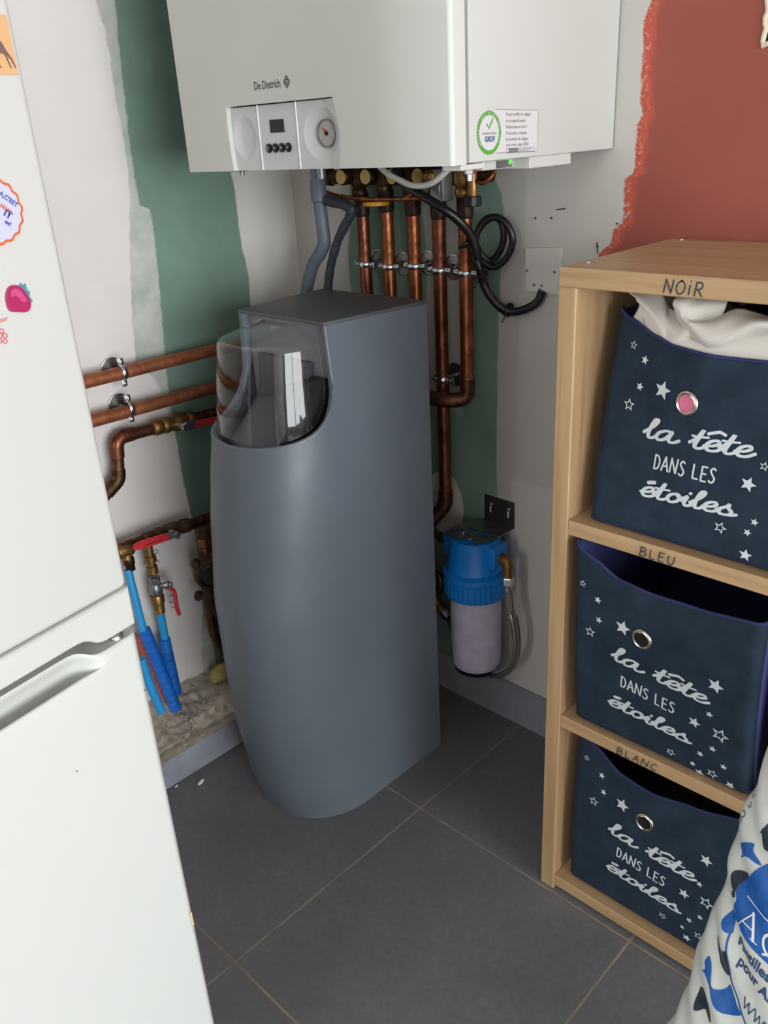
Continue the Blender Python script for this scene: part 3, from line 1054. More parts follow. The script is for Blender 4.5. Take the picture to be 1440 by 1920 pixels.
# maker's lettering and diamond emblem on the door
dl = lambda a, c: Vector((-0.0004, 0.3655 - a, 0.1085 + c))
bm = NB()
textbm(bm, 'De Dietrich', 0.0150, dl, xscale=0.815, bold=0.0002)
ec = (0.0725, 0.0055)
decal(bm, [(ec[0], ec[1] + 0.0088), (ec[0] + 0.0074, ec[1]), (ec[0], ec[1] - 0.0088), (ec[0] - 0.0074, ec[1])], dl,
      holes=[[(ec[0], ec[1] + 0.0056), (ec[0] + 0.0047, ec[1]), (ec[0], ec[1] - 0.0056), (ec[0] - 0.0047, ec[1])]])
ribbon(bm, [(ec[0] + 0.0022, ec[1] + 0.0018), (ec[0] - 0.0005, ec[1] + 0.003), (ec[0] - 0.003, ec[1]), (ec[0] - 0.0003, ec[1] - 0.003), (ec[0] + 0.0022, ec[1] - 0.0008), (ec[0] + 0.0002, ec[1] + 0.0002)], 0.0014, dl)
obj('lettering', bm, 'logo', door, local=True, smooth=0, label='dark grey maker lettering and diamond emblem')
# round green approval sticker with its note (on the right side; local x depth, z up)
sl = lambda a, c: Vector((a, -0.0005, c))
sl2 = lambda a, c: Vector((a, -0.0008, c))
sl3 = lambda a, c: Vector((a, -0.0011, c))
bm = NB()
decal(bm, [(0.080, 0.0105), (0.179, 0.0075), (0.1835, 0.0115), (0.1835, 0.0555), (0.181, 0.0585), (0.080, 0.0612)], sl)
stk = obj('sticker', bm, 'sticker', boil, local=True, smooth=0)
bm = NB()
ribbon(bm, [(0.088, 0.0612), (0.181, 0.0585), (0.1835, 0.0555), (0.1835, 0.0115), (0.179, 0.0075), (0.088, 0.0105)], 0.0006, sl2, smooth=False)
obj('outline', bm, 'sticker_ink', stk, local=True, smooth=0)
bm = NB()
decal(bm, circle2(0.0735, 0.0345, 0.0255, 48), sl2, holes=[circle2(0.0735, 0.0345, 0.0205, 40)])
obj('ring', bm, 'sticker_green', stk, local=True, smooth=0)
bm = NB()
decal(bm, circle2(0.0735, 0.0345, 0.0206, 40), sl2)
obj('disc', bm, 'sticker', stk, local=True, smooth=0)
bm = NB()
for k in range(30):
    an = math.radians(215 - k * 250 / 29)
    ch = 'APPAREIL PRET AU GAZ DANS LES '[k]
    textbm(bm, ch, 0.0046, lambda a, c, an=an: sl3(0.0735 + math.cos(an) * (0.0213 + c) + math.sin(an) * a, 0.0345 + math.sin(an) * (0.0213 + c) - math.cos(an) * a), align='CENTER')
obj('ring_lettering', bm, 'sticker', stk, local=True, smooth=0)
bm = NB()
ribbon(bm, [(0.0685, 0.0445), (0.0725, 0.0395), (0.0805, 0.0505)], 0.0024, sl3, smooth=False)
obj('tick', bm, 'sticker_green', stk, local=True, smooth=0)
bm = NB()
textbm(bm, 'APPAREIL REGLE', 0.0042, lambda a, c: sl3(0.0735 + a, 0.0325 + c), align='CENTER')
obj('small_print', bm, 'sticker_ink', stk, local=True, smooth=0)
bm = NB()
textbm(bm, 'GRDF', 0.0085, lambda a, c: sl3(0.0745 + a, 0.0245 + c), align='CENTER', bold=0.0003)
obj('logo', bm, 'sticker_blue', stk, local=True, smooth=0)
for m_, rows_ in (('sticker_greenink', ((0.0535, 'Ne pas modifier les réglages'), (0.0458, "de cet appareil jusqu'à"), (0.0385, "l'alimentation en Gaz H"))),
                  ('sticker_ink', ((0.0312, 'Si nécessaire, contactez'), (0.0240, 'le prestataire de réglages'), (0.0170, 'ou le service client GRDF')))):
    bm = NB()
    for z_, s_ in rows_:
        textbm(bm, s_, 0.0058, lambda a, c, z_=z_: sl2(0.1095 + a, z_ - a * 0.02 + c), xscale=0.86)
    obj('note', bm, m_, stk, local=True, smooth=0)
bm = NB()
pill = lambda g_: [(0.1125 - g_ + 0 * k, 0.0095) for k in range(0)] + [(0.1125 + (0.0028 + g_) * math.cos(a), 0.0118 + (0.0028 + g_) * math.sin(a)) for a in [math.radians(90 + 18 * k) for k in range(11)]] + [(0.1735 + (0.0028 + g_) * math.cos(a), 0.0108 + (0.0028 + g_) * math.sin(a)) for a in [math.radians(-90 + 18 * k) for k in range(11)]]
decal(bm, pill(0), sl2, holes=[pill(-0.0007)])
decal(bm, [(0.116, 0.0092), (0.138, 0.0087), (0.138, 0.0141), (0.116, 0.0144)], sl2)
textbm(bm, '09 69 36 35 34', 0.0045, lambda a, c: sl2(0.1400 + a, 0.0096 + c))
obj('phone_line', bm, 'sticker_ink', stk, local=True, smooth=0)
# connection box, lamp, bracket and bolt under the casing
bm = NB(); box(bm, (0.172, 0.004, -0.0135), (0.277, 0.10, 0.001), 0.001)
box(bm, (0.10, 0.030, -0.0115), (0.172, 0.10, 0.001), 0.001)
cb = obj('connection_box', bm, 'enamel_side', boil, local=True, smooth=0)
bm = NB(); decal(bm, [(0.130, -0.0105), (0.168, -0.0105), (0.168, -0.001), (0.130, -0.001)], lambda a, c: Vector((a, 0.0296, c)))
for k in range(3):
    ribbon(bm, [(0.138, -0.003 - k * 0.0028), (0.154, -0.003 - k * 0.0028)], 0.001, lambda a, c: Vector((a, 0.0292, c)))
obj('type_plate', bm, 'zinc', cb, local=True, smooth=0)
bm = NB(); ball(bm, (0.162, 0.0292, -0.0035), 0.0036, (1, 0.5, 1), 12)
obj('indicator_lamp', bm, 'led', cb, local=True)
bm = NB(); box(bm, (0.022, 0.004, -0.007), (0.072, 0.034, 0.000), 0.0015)
obj('bracket', bm, 'enamel', boil, local=True, smooth=0)
bm = NB(); cyl(bm, (0.060, 0.02, -0.021), (0.060, 0.02, -0.004), 0.0042, 12)
hexnut(bm, (0.060, 0.02, -0.013), (0.060, 0.02, -0.007), 0.0085)
obj('bolt', bm, 'chrome', boil, local=True, smooth=30)
bm = NB(); box(bm, (0.06, 0.50, -0.004), (0.12, 0.552, 0.001), 0.001); cyl(bm, (0.07, 0.505, -0.010), (0.07, 0.505, 0), 0.004, 10)
obj('bracket', bm, 'zinc', boil, local=True, smooth=0)

# ------------------------------------------------------------------ fridge freezer on the left
FY = math.radians(10.86)
fr = thing('fridge_freezer', 'white two-door fridge freezer cut off by the left edge', 'fridge', (0.33, 0.69, 0), FY)
# local: x to the right (0 = right front edge), y into the fridge, z up
FW = 0.60
bm = NB(); box(bm, (-FW + 0.004, 0.062, 0.03), (-0.004, 0.56, 1.752), 0.006)
obj('body', bm, 'fridge_body', fr, local=True, smooth=30)
bm = NB(); box(bm, (-FW + 0.003, 0.05, 0.04), (-0.003, 0.064, 1.74))
obj('seal_or_dark_gap', bm, mat('grey_door_seal', (150, 152, 148), 0.6), fr, local=True, smooth=0)
bm = NB(); box(bm, (-FW, 0, 0.8205), (0, 0.055, 1.75), 0.007, 4)
ud = obj('upper_door', bm, 'fridge', fr, local=True, smooth=30)
# moulded strip under the upper door with its S-shaped lower edge
bm = NB()
def lowz(x):
    return 0.7910 - 0.0130 * (1 / (1 + math.exp(-(x + 0.051) / 0.0038))) 
top = [(x_, 0.8190) for x_ in (-FW, 0.0)]
lowp = [(-k * FW / 90, lowz(-k * FW / 90)) for k in range(0, 91)]
prism(bm, [(-FW, 0.8190), (0, 0.8190)] + lowp, lambda x, z: Vector((x, 0, z)), (0, 0.045, 0))
be = [e for e in bm.edges if max(e.verts[0].co.y, e.verts[1].co.y) < 1e-5]
bmesh.ops.bevel(bm, geom=be, offset=0.003, segments=3, profile=0.5, affect='EDGES')
obj('handle_strip', bm, 'fridge', ud, local=True, smooth=35)
# lower door: front with a long grip hollow below its top edge
bm = NB()
# profile of the pocket behind the lip: (depth, height), from the lip round to the top edge
PK = [(0.0, 0.7515), (0.0006, 0.7538), (0.0024, 0.7548), (0.0042, 0.7538), (0.0052, 0.7480), (0.0062, 0.7370), (0.0110, 0.7290), (0.0190, 0.7300),
      (0.0230, 0.7380), (0.0232, 0.7480), (0.0220, 0.7560), (0.0190, 0.7630), (0.0155, 0.7690), (0.0125, 0.7735), (0.0110, 0.7770), (0.0105, 0.7795)]
PK = [(p.x, p.y) for p in smoothpath([(a, b, 0) for a, b in PK], 3)]
def lower(u, k):
    x = -FW * (1 - u)
    end = 1 / (1 + math.exp((x + 0.058) / 0.0045))
    if k < 24:
        d, z = 0.0, 0.04 + 0.7115 * k / 24
    else:
        q = k - 24
        pd, pz = PK[q]
        fz_ = 0.7515 + 0.0165 * q / (len(PK) - 1)
        fd = 0.003 * max(0, (fz_ - 0.763) / 0.005) ** 2
        d, z = fd + (pd - fd) * end, fz_ + (pz - fz_) * end
    if u > 0.985:
        d += 0.006 * ((u - 0.985) / 0.015) ** 2
    return Vector((x, d, z))
us = [k / 60 * 0.80 for k in range(61)] + [0.80 + 0.20 * k / 110 for k in range(1, 111)]
vz = list(range(24 + len(PK)))
vs_ = [[bm.verts.new(lower(u_, v_)) for v_ in vz] for u_ in us]
for i in range(len(us) - 1):
    for j in range(len(vz) - 1):
        bm.faces.new((vs_[i][j], vs_[i + 1][j], vs_[i + 1][j + 1], vs_[i][j + 1]))
# sides and top of the door
side = [bm.verts.new((0, 0.055, v.co.z)) for v in vs_[-1]]
for j in range(len(vz) - 1):
    bm.faces.new((vs_[-1][j], side[j], side[j + 1], vs_[-1][j + 1]))
topv = [bm.verts.new((v[-1].co.x, 0.055, v[-1].co.z)) for v in vs_]
for i in range(len(us) - 1):
    bm.faces.new((vs_[i][-1], vs_[i + 1][-1], topv[i + 1], topv[i]))
bmesh.ops.recalc_face_normals(bm, faces=bm.faces[:])
ld = obj('lower_door', bm, 'fridge', fr, local=True, smooth=40)
bm = NB(); lathe(bm, [(0.0075, 0), (0.0075, 0.003), (0.005, 0.006), (0, 0.007)], (-0.018, 0.012, 0.768), (0, 0, 1), 16); cyl(bm, (-0.018, 0.02, 0.765), (-0.018, 0.02, 0.785), 0.004, 10)
obj('hinge_pin', bm, 'chrome', fr, local=True)
bm = NB()
ribbon(bm, [(-0.004, 0.385), (-0.0045, 0.377), (-0.004, 0.366)], 0.004, lambda x, z: Vector((x - 0.002, -0.0004, z)))
obj('rust_mark', bm, 'rust', ld, local=True, smooth=0)
for x_, z_ in ((-0.099, 0.668), (-0.006, 0.702)):
    bm = NB()
    decal(bm, circle2(x_, z_, 0.0009, 8), lambda a, c: Vector((a, -0.0004, c)))
    obj('speck', bm, 'logo', ld, local=True, smooth=0)

FM = MATRIX[fr.name].copy()
def onfridge(name, label, cat, x, z):
    mt = FM @ Matrix.Translation((x, -0.0006, z))
    return thing(name, label, cat, matrix=mt)
# orange card magnet with the hind part of a brown animal
c = [(-0.012, 1.298), (-0.006, 1.298), (-0.007, 1.262), (-0.022, 1.261)]
t = onfridge('card_magnet', 'orange card magnet with a brown animal on the fridge door', 'magnet', -0.035, 1.28)
bm = NB(); box(bm, (-0.030, -0.0012, -0.0195), (0.0275, 0.0004, 0.0195))
obj('card', bm, 'card_orange', t, local=True, smooth=0)
bm = NB()
al = lambda a, c: Vector((a + 0.0022, -0.0016, c + 0.0006 + (0.0018 if -0.003 < c < 0.006 else 0)))
decal(bm, [(-0.022, 0.001), (0.0, 0.004), (0.012, 0.0025), (0.0165, -0.001), (0.019, -0.0045), (0.0225, -0.0095), (0.0245, -0.0155), (0.0235, -0.0158), (0.0212, -0.0105), (0.0185, -0.0075), (0.0192, -0.0110), (0.0208, -0.0158), (0.0196, -0.0158), (0.0178, -0.0105), (0.0165, -0.0068), (0.012, -0.0062), (0.006, -0.0062), (0.009, -0.0110), (0.0125, -0.0158), (0.0112, -0.0158), (0.007, -0.0112), (0.002, -0.0062), (-0.020, -0.006)], al)
ribbon(bm, [(0.006, 0.0088), (0.0110, 0.0094), (0.0155, 0.0086)], 0.0034, al)
obj('animal_print', bm, 'animal_brown', t, local=True, smooth=0)
# round scalloped badge with blue and orange lettering
t = onfridge('badge_magnet', 'round white badge magnet with a scalloped orange edge and blue lettering', 'magnet', -0.0525, 1.1685)
wav = lambda r, amp, n=96: [((r + amp * math.cos(16 * 2 * math.pi * k / n)) * math.cos(2 * math.pi * k / n), (r + amp * math.cos(16 * 2 * math.pi * k / n)) * math.sin(2 * math.pi * k / n)) for k in range(n)]
bm = NB(); prism(bm, wav(0.0243, 0.0008), lambda a, c: Vector((a, 0.0004, c)), (0, -0.0012, 0))
obj('edge', bm, 'badge_orange', t, local=True, smooth=0)
bm = NB(); decal(bm, wav(0.0221, 0.0007), lambda a, c: Vector((a, -0.0012, c)))
obj('face', bm, 'badge_white', t, local=True, smooth=0)
bpx = lambda x, y: Vector(((-0.0472 + 0.000455 * x - 0.0001 * (y - 400)) + 0.0525, -0.0016, (1.1664 - 0.000045 * x - 0.000375 * (y - 400)) - 1.1685))
bl_ = lambda a, c: bpx(a * 0.86 + c * 0.40, -c * 0.92 + a * 0.60)
bm = NB()
def badge_text(bm, s_, x, y, size, bold=0.0):
    # right end of the word at (x, y); the badge sits turned a little clockwise
    textbm(bm, s_, size, lambda a, c: bl_(0, 0) * 0 + bpx(x + a * 0.86 + c * 0.36, y - c * 0.92 + a * 0.62), align='RIGHT', bold=bold)
badge_text(bm, "A,C'EST", 28, 389, 11.5, 0.4)
badge_text(bm, 'IT', 16, 412, 18, 0.8)
badge_text(bm, 'es!', 16, 425, 11, 0.4)
obj('lettering', bm, 'badge_blue', t, local=True, smooth=0)
bm = NB()
for k in range(5):
    x_, y_ = -2 + k * 4.2, 385 + k * 3.0
    ribbon(bm, [(x_, y_ + 4), (x_ + 3, y_ - 3)], 1.6, bpx)
    ribbon(bm, [(x_, y_ - 2), (x_ + 3.4, y_ + 4)], 1.2, bpx)
obj('orange_word', bm, 'badge_orange', t, local=True, smooth=0)
# strawberry magnet, lying on its side
t = onfridge('strawberry_magnet', 'pink strawberry magnet with teal leaves on the fridge door', 'magnet', -0.050, 1.1025)
bm = NB()
sh = [(0.0085, 0.0055), (0.0025, 0.0105), (-0.0050, 0.0105), (-0.0100, 0.0055), (-0.0115, -0.0025), (-0.0095, -0.0075), (-0.0035, -0.0092), (0.0050, -0.0105), (0.0100, -0.0085), (0.0118, -0.0030)]
sh = [(p.x * 0.86, p.y) for p in smoothpath([(a, b, 0) for a, b in sh], 5, True)]
prism(bm, sh, lambda a, c: Vector((a, 0.0004, c)), (0, -0.0028, 0))
obj('berry', bm, 'strawberry', t, local=True, smooth=30)
bm = NB()
pl_ = [(0.005, 0.0045), (0.0, 0.0085), (-0.0055, 0.0075), (-0.0065, 0.003), (-0.002, 0.0035), (0.003, -0.002), (0.0080, -0.002)]
decal(bm, [(p.x * 0.86, p.y) for p in smoothpath([(a, b, 0) for a, b in pl_], 4, True)], lambda a, c: Vector((a, -0.0027, c)))
obj('highlight', bm, 'strawberry_light', t, local=True, smooth=0)
bm = NB()
prism(bm, [(a * 0.86, b) for a, b in [(0.0045, 0.0092), (0.0075, 0.0115), (0.0082, 0.0085), (0.0115, 0.0105), (0.0115, 0.0065), (0.0140, 0.0035), (0.0125, 0.0005), (0.0150, -0.0035), (0.0120, -0.0045), (0.0110, -0.0005), (0.0085, 0.0045)]], lambda a, c: Vector((a, 0.0004, c)), (0, -0.002, 0))
obj('leaves', bm, 'leaf', t, local=True, smooth=0)
# thin pink cherry drawing, half out of the picture
t = onfridge('cherry_sticker', 'small pink line drawing of berries stuck below the strawberry', 'sticker', -0.068, 1.082)
bm = NB()
cl = lambda a, c: Vector((a, -0.0004, c))
ribbon(bm, [(-0.006, 0.0050), (-0.001, 0.0064), (0.0052, 0.0072)], 0.0006, cl)
ribbon(bm, [(-0.006, 0.0066), (0.0, 0.0080), (0.0065, 0.0084)], 0.0005, cl)
for a, c in ((-0.001, -0.0005), (0.0010, -0.0045), (-0.0030, -0.0035), (-0.0002, -0.0085), (-0.0045, -0.0075)):
    decal(bm, circle2(a, c, 0.0021, 14), cl, holes=[circle2(a, c, 0.0014, 12)])
obj('line_drawing', bm, 'doodle', t, local=True, smooth=0)

# ------------------------------------------------------------------ copper pipes on the right wall
PX = XR - 0.042
pipe_y = [(1.241, 0.971)[0], (1.175, 0.97)[0], (1.108, 0.969)[0], (1.046, 0.971)[0], (0.985, 0.97)[0]]
clamp_z = [(1.241, 0.971)[1], (1.175, 0.97)[1], (1.108, 0.975)[1], (1.046, 0.971)[1], (0.983, 0.97)[1]]
joint_z = [(1.233, 1.067)[1], (1.17, 1.076)[1], (1.106, 1.071)[1], (1.044, 1.066)[1], (0.982, 1.069)[1]]
PR = 0.0125
plabels = ['vertical copper pipe nearest the corner, leftmost of the five under the boiler',
           'vertical copper pipe second from the corner, under the yellow tag',
           'vertical copper pipe in the middle of the five under the boiler',
           'vertical copper pipe running down past the softener to a low dark elbow',
           'vertical copper pipe furthest right, turning in an elbow behind the softener']
for i, y in enumerate(pipe_y):
    t = thing('copper_pipe', plabels[i], 'pipe', (PX, y, 1.10), group='vertical copper pipes under the boiler')
    bm = NB()
    zt = joint_z[i] - 0.002
    if i < 3:
        path = [(PX, y, zt), (PX, y, 0.6), (PX, y, 0.12)]
    elif i == 3:
        path = fillet([(PX, y, zt), (PX, y, 0.50), (PX - 0.034, y + 0.060, 0.415), (PX - 0.040, y + 0.16, 0.405)], 0.04)
    else:
        path = fillet([(PX, y, zt), (PX, y, 0.735), (PX - 0.030, y + 0.030, 0.735), (PX - 0.036, y + 0.22, 0.735)], 0.028)
    tube(bm, path, PR, 20)
    obj('tube', bm, 'copper' if i in (0, 3) else 'copper_bright', t, smooth=60)
    bm = NB()
    lathe(bm, [(PR + 0.0002, -0.006), (PR + 0.0022, 0), (PR + 0.0024, 0.030), (PR + 0.002, 0.036)], (PX, y, joint_z[i]), (0, 0, 1), 20)
    obj('soldered_socket', bm, 'solder', t, smooth=60)
    if i >= 3:
        bm = NB()
        if i == 3:
            tube(bm, fillet([(PX, y, 0.53), (PX, y, 0.50), (PX - 0.034, y + 0.060, 0.415)], 0.03), PR + 0.0022, 20)
        else:
            tube(bm, fillet([(PX, y, 0.775), (PX, y, 0.735), (PX - 0.030, y + 0.030, 0.735), (PX - 0.033, y + 0.065, 0.735)], 0.028), PR + 0.0020, 20)
        obj('elbow', bm, 'copper_dark', t, smooth=60)

def pipe_clamp(c, axis, wall_n, dist, label, group, r=PR):
    """two-piece clip round a pipe: band, two screws, hollow rose on the wall"""
    c, ax, wn = Vector(c), Vector(axis).normalized(), Vector(wall_n).normalized()
    t = thing('pipe_clamp', label, 'pipe clamp', c - wn * dist, group=group)
    sd = ax.cross(wn).normalized()
    bm = NB()
    n = 28
    prof = []
    for k in range(n):
        an = 2 * math.pi * k / n
        prof.append(c + (sd * math.cos(an) + wn * math.sin(an)) * (r + 0.0018))
    b2 = bmesh.new()
    vv = []
    for p in prof:
        d = (p - c).normalized()
        vv.append([b2.verts.new(p + ax * 0.0055), b2.verts.new(p + d * 0.0016 + ax * 0.003), b2.verts.new(p + d * 0.0016 - ax * 0.003), b2.verts.new(p - ax * 0.0055)])
    for k in range(n):
        a, b = vv[k], vv[(k + 1) % n]
        for q in range(3):
            b2.faces.new((a[q], a[q + 1], b[q + 1], b[q]))
    join(bm, b2)
    for s in (-1, 1):
        o = c + sd * s * (r + 0.0075)
        mtx = Matrix((( *sd, 0), (*ax, 0), (*wn, 0), (0, 0, 0, 1))).transposed()
        mtx = Matrix.Translation(o) @ mtx
        box(bm, (-0.0075, -0.0055, -0.004), (0.0075, 0.0055, 0.004), 0.002, 2, mtx)
    bd = obj('band', bm, 'chrome', t, smooth=45)
    bmesh_n = NB()
    cyl(bmesh_n, c - wn * (dist - 0.002), c - wn * (r + 0.0005), 0.0035, 10)
    obj('stem', bmesh_n, 'chrome', t)
    for s in (-1, 1):
        bm = NB()
        lathe(bm, [(0.0042, 0), (0.0040, 0.0018), (0.0026, 0.0030), (0, 0.0032)], c + sd * s * (r + 0.0085) + wn * 0.004, wn, 12)
        obj('screw', bm, 'chrome', t)
    bm = NB()
    R0 = 0.0225
    o = c - wn * (dist - 0.0004)
    lathe(bm, [(R0, 0.0), (R0 + 0.0012, 0.0015), (R0 + 0.0006, 0.0035), (R0 - 0.0008, 0.0038), (R0 - 0.0016, 0.0022), (R0 - 0.0018, 0.0006)], o, wn, 32)
    wr_ = obj('wall_rose', bm, 'chrome', t, smooth=50)
    bm = NB()
    lathe(bm, [(R0 - 0.0015, 0.0008), (0.010, 0.0016), (0.0065, 0.0022), (0.0042, 0.0065), (0.0036, 0.009)], o, wn, 28)
    obj('rose_centre', bm, 'steel', wr_, smooth=50)
    return t

clabels = ['pipe clip on the leftmost vertical copper pipe, above the softener',
           'pipe clip on the second vertical copper pipe from the corner',
           'pipe clip on the middle vertical copper pipe',
           'pipe clip on the fourth vertical copper pipe, left of the black cable',
           'pipe clip on the rightmost vertical copper pipe, beside the black cable']
for i, y in enumerate(pipe_y):
    pipe_clamp((PX, y, clamp_z[i]), (0, 0, 1), (-1, 0, 0), 0.0418, clabels[i], 'zinc pipe clips on the vertical copper pipes')
pipe_clamp((PX, pipe_y[3], 0.766), (0, 0, 1), (-1, 0, 0), 0.0418, 'lower pipe clip just above the copper elbow beside the softener', 'zinc pipe clips on the vertical copper pipes')

# ------------------------------------------------------------------ valve manifold under the boiler
MX = PX - 0.004
t = thing('valve_manifold', 'row of dark brass valves joining the copper pipes to the boiler underside', 'valves', (MX, pipe_y[2], 1.12))
y0m, y4m = (1.329, 1.13)[0], (0.924, 1.13)[0]
bm = NB()
zc = 1.133
lathe(bm, [(0.010, 0), (0.016, 0.002), (0.0165, 0.012), (0.013, 0.014), (0.0135, 0.05), (0.0120, 0.06), (0.0125, 0.30), (0.0155, 0.31), (0.0155, 0.335), (0.011, 0.34), (0.011, y0m - y4m)], (MX, y0m, zc), (0, -1, 0), 24)
obj('manifold_bar', bm, 'brass_dark', t, smooth=50)
for i, y in enumerate(pipe_y):
    bm = NB()
    z0 = joint_z[i] + 0.03
    lathe(bm, [(0.0135, z0), (0.0150, z0 + 0.004), (0.0150, z0 + 0.012), (0.0125, z0 + 0.015), (0.0150, 1.117), (0.0175, 1.122), (0.0175, 1.144), (0.0140, 1.150), (0.0105, 1.154), (0.0100, 1.175)], (MX, y, 0), (0, 0, 1), 24)
    b = obj('valve_body', bm, 'brass_dark' if i < 4 else 'brass', t, smooth=50)
    if i < 4:
        bm = NB()
        lathe(bm, [(0.0145, 0), (0.0150, 0.004), (0.0150, 0.024), (0.0135, 0.027), (0.012, 0.0275), (0, 0.0275)], (MX - 0.008, y + 0.012, zc + 0.002), (-1, 0.0, 0), 24)
        obj('knob', bm, 'brass_dark', b, smooth=50)
        bm = NB()
        lathe(bm, [(0.0128, 0), (0.0128, 0.0012), (0.0, 0.0014)], (MX - 0.0354, y + 0.012, zc + 0.002), (-1, 0, 0), 24)
        obj('disc', bm, 'brass_disc', b, smooth=50)
# yellow tag on the second pipe
bm = NB()
lathe(bm, [(0.025, 0), (0.026, 0.001), (0.026, 0.0065), (0.025, 0.0075)], (MX - 0.012, pipe_y[1] + 0.010, 1.0835), (0, 0, 1), 24)
obj('tag_ring', bm, 'yellow', t, label='yellow plastic tag ring')
# capillary tube running below the valves
bm = NB()
tube(bm, smoothpath([(MX - 0.02, y0m - 0.002, 1.128), (MX - 0.024, y0m - 0.008, 1.112), (MX - 0.026, pipe_y[0] + 0.04, 1.101), (MX - 0.030, pipe_y[0], 1.098), (MX - 0.030, pipe_y[1], 1.096), (MX - 0.030, pipe_y[2], 1.097), (MX - 0.030, pipe_y[3] - 0.008, 1.099)], 8), 0.0042, 12)
tube(bm, smoothpath([(MX - 0.030, pipe_y[2] - 0.01, 1.097), (MX - 0.030, pipe_y[3] + 0.03, 1.106), (MX - 0.032, pipe_y[3] + 0.004, 1.128), (MX - 0.032, pipe_y[3] - 0.012, 1.134)], 8), 0.0042, 12)
obj('capillary_tube', bm, 'copper_bright', t, smooth=60)
bm = NB()
for dy in (0.02, 0.03, 0.042):
    cyl(bm, (MX - 0.028, y0m - dy - 0.02, 1.092), (MX - 0.022, y0m - dy - 0.02, 1.104), 0.0025, 8)
obj('loose_ends', bm, 'copper', t)
# grey gas cock with its nut and black cap, and the black capped drain beside it
gy = pipe_y[3] - 0.034
bm = NB(); box(bm, (MX - 0.042, gy - 0.016, 1.094), (MX - 0.014, gy + 0.014, 1.146), 0.003)
box(bm, (MX - 0.044, gy - 0.010, 1.106), (MX - 0.040, gy + 0.008, 1.122), 0.001)
gb = obj('gas_block', bm, 'zinc', t, smooth=30)
bm = NB(); hexnut(bm, (MX - 0.046, gy + 0.020, 1.134), (MX - 0.038, gy + 0.004, 1.134), 0.011)
cyl(bm, (MX - 0.052, gy + 0.012, 1.134), (MX - 0.03, gy + 0.008, 1.134), 0.0065, 14)
obj('nut', bm, 'brass', gb, smooth=30)
bm = NB(); lathe(bm, [(0.010, 0), (0.0105, 0.002), (0.0105, 0.012), (0.0085, 0.014)], (MX - 0.028, gy + 0.002, 1.080), (0, 0, 1), 20)
obj('black_cap', bm, 'black', gb)
dyy = pipe_y[4] - 0.032
bm = NB()
cyl(bm, (MX - 0.014, dyy, 1.098), (MX - 0.014, dyy, 1.138), 0.0078, 16, 0.001)
cyl(bm, (MX - 0.014, dyy, 1.136), (MX, pipe_y[4], 1.140), 0.009, 16)
db = obj('drain_cock', bm, 'brass', t)
bm = NB(); lathe(bm, [(0.0135, 0), (0.0145, 0.001), (0.0145, 0.015), (0.0130, 0.0165)], (MX - 0.014, dyy, 1.085), (0, 0, 1), 12)
obj('black_cap', bm, 'black', db, smooth=20)
bm = NB(); tube(bm, smoothpath([(MX - 0.014, dyy - 0.003, 1.126), (MX - 0.014, dyy - 0.022, 1.122), (MX - 0.010, dyy - 0.034, 1.130), (MX, dyy - 0.036, 1.142)], 8), 0.0036, 10)
obj('capillary_tube', bm, 'copper_bright', db)

# ------------------------------------------------------------------ drain hoses, cables, plate
t = thing('condensate_hose', 'grey rubber condensate hose with a socket, dropping from boiler to softener', 'hose', (1.16, 1.3, 1.139))
bm = NB()
tube(bm, smoothpath([(1.16, 1.302, 1.098), (1.16, 1.299, 1.076), (1.16, 1.296, 1.041), (1.16, 1.296, 1.016), (1.16, 1.311, 0.995), (1.16, 1.333, 0.974), (1.16, 1.349, 0.946), (1.16, 1.362, 0.918), (1.16, 1.371, 0.885)], 8), 0.0125, 18)
obj('hose', bm, 'hose_grey', t, smooth=60)
bm = NB()
a, b = Vector((1.16, 1.301, 1.156)), Vector((1.16, 1.301, 1.094))
lathe(bm, [(0.0125, 0), (0.0125, (b - a).length * 0.35), (0.0155, (b - a).length * 0.42), (0.0155, (b - a).length), (0.0125, (b - a).length + 0.003)], a, b - a, 20)
obj('socket', bm, 'hose_grey', t, smooth=40)
bm = NB()
q = Vector((1.16, 1.286, 1.146))
cyl(bm, q + Vector((-0.003, 0, -0.012)), q + Vector((-0.003, 0, 0.012)), 0.0095, 16)
obj('spout', bm, 'zinc', t)
t = thing('drain_hose', 'dark ribbed drain hose branching off the grey hose and bending to the softener', 'hose', (1.165, 1.244, 1.091))
bm = NB()
tube(bm, smoothpath([(1.165, 1.294, 1.096), (1.165, 1.271, 1.092), (1.165, 1.237, 1.088), (1.165, 1.219, 1.079), (1.165, 1.223, 1.067), (1.165, 1.243, 1.044), (1.165, 1.264, 1.017), (1.165, 1.283, 0.981), (1.165, 1.295, 0.949), (1.165, 1.306, 0.906)], 8), 0.0095, 16, rfun=lambda i, n, d: 0.0100 if i < 26 else 0.0088 + 0.0006 * math.sin(d * 1400))
obj('hose', bm, 'hose_dark', t, smooth=60)
t = thing('power_cable', 'black cable looping from the boiler to the white wall plate with a coil', 'cable', (1.19, 0.927, 0.97))
bm = NB()
tube(bm, smoothpath([(1.15, 1.087, 1.148), (1.145, 1.062, 1.125), (1.145, 1.022, 1.107), (1.15, 0.98, 1.086), (1.17, 0.96, 1.063), (1.19, 0.95, 1.035), (1.2, 0.946, 1.003), (1.21, 0.946, 0.97), (1.215, 0.935, 0.94), (1.225, 0.919, 0.917), (1.235, 0.897, 0.906), (1.24, 0.869, 0.913), (1.245, 0.85, 0.926), (1.247, 0.842, 0.945)], 8), 0.0075, 14)
obj('main_run', bm, 'cable', t, smooth=60)
bm = NB()
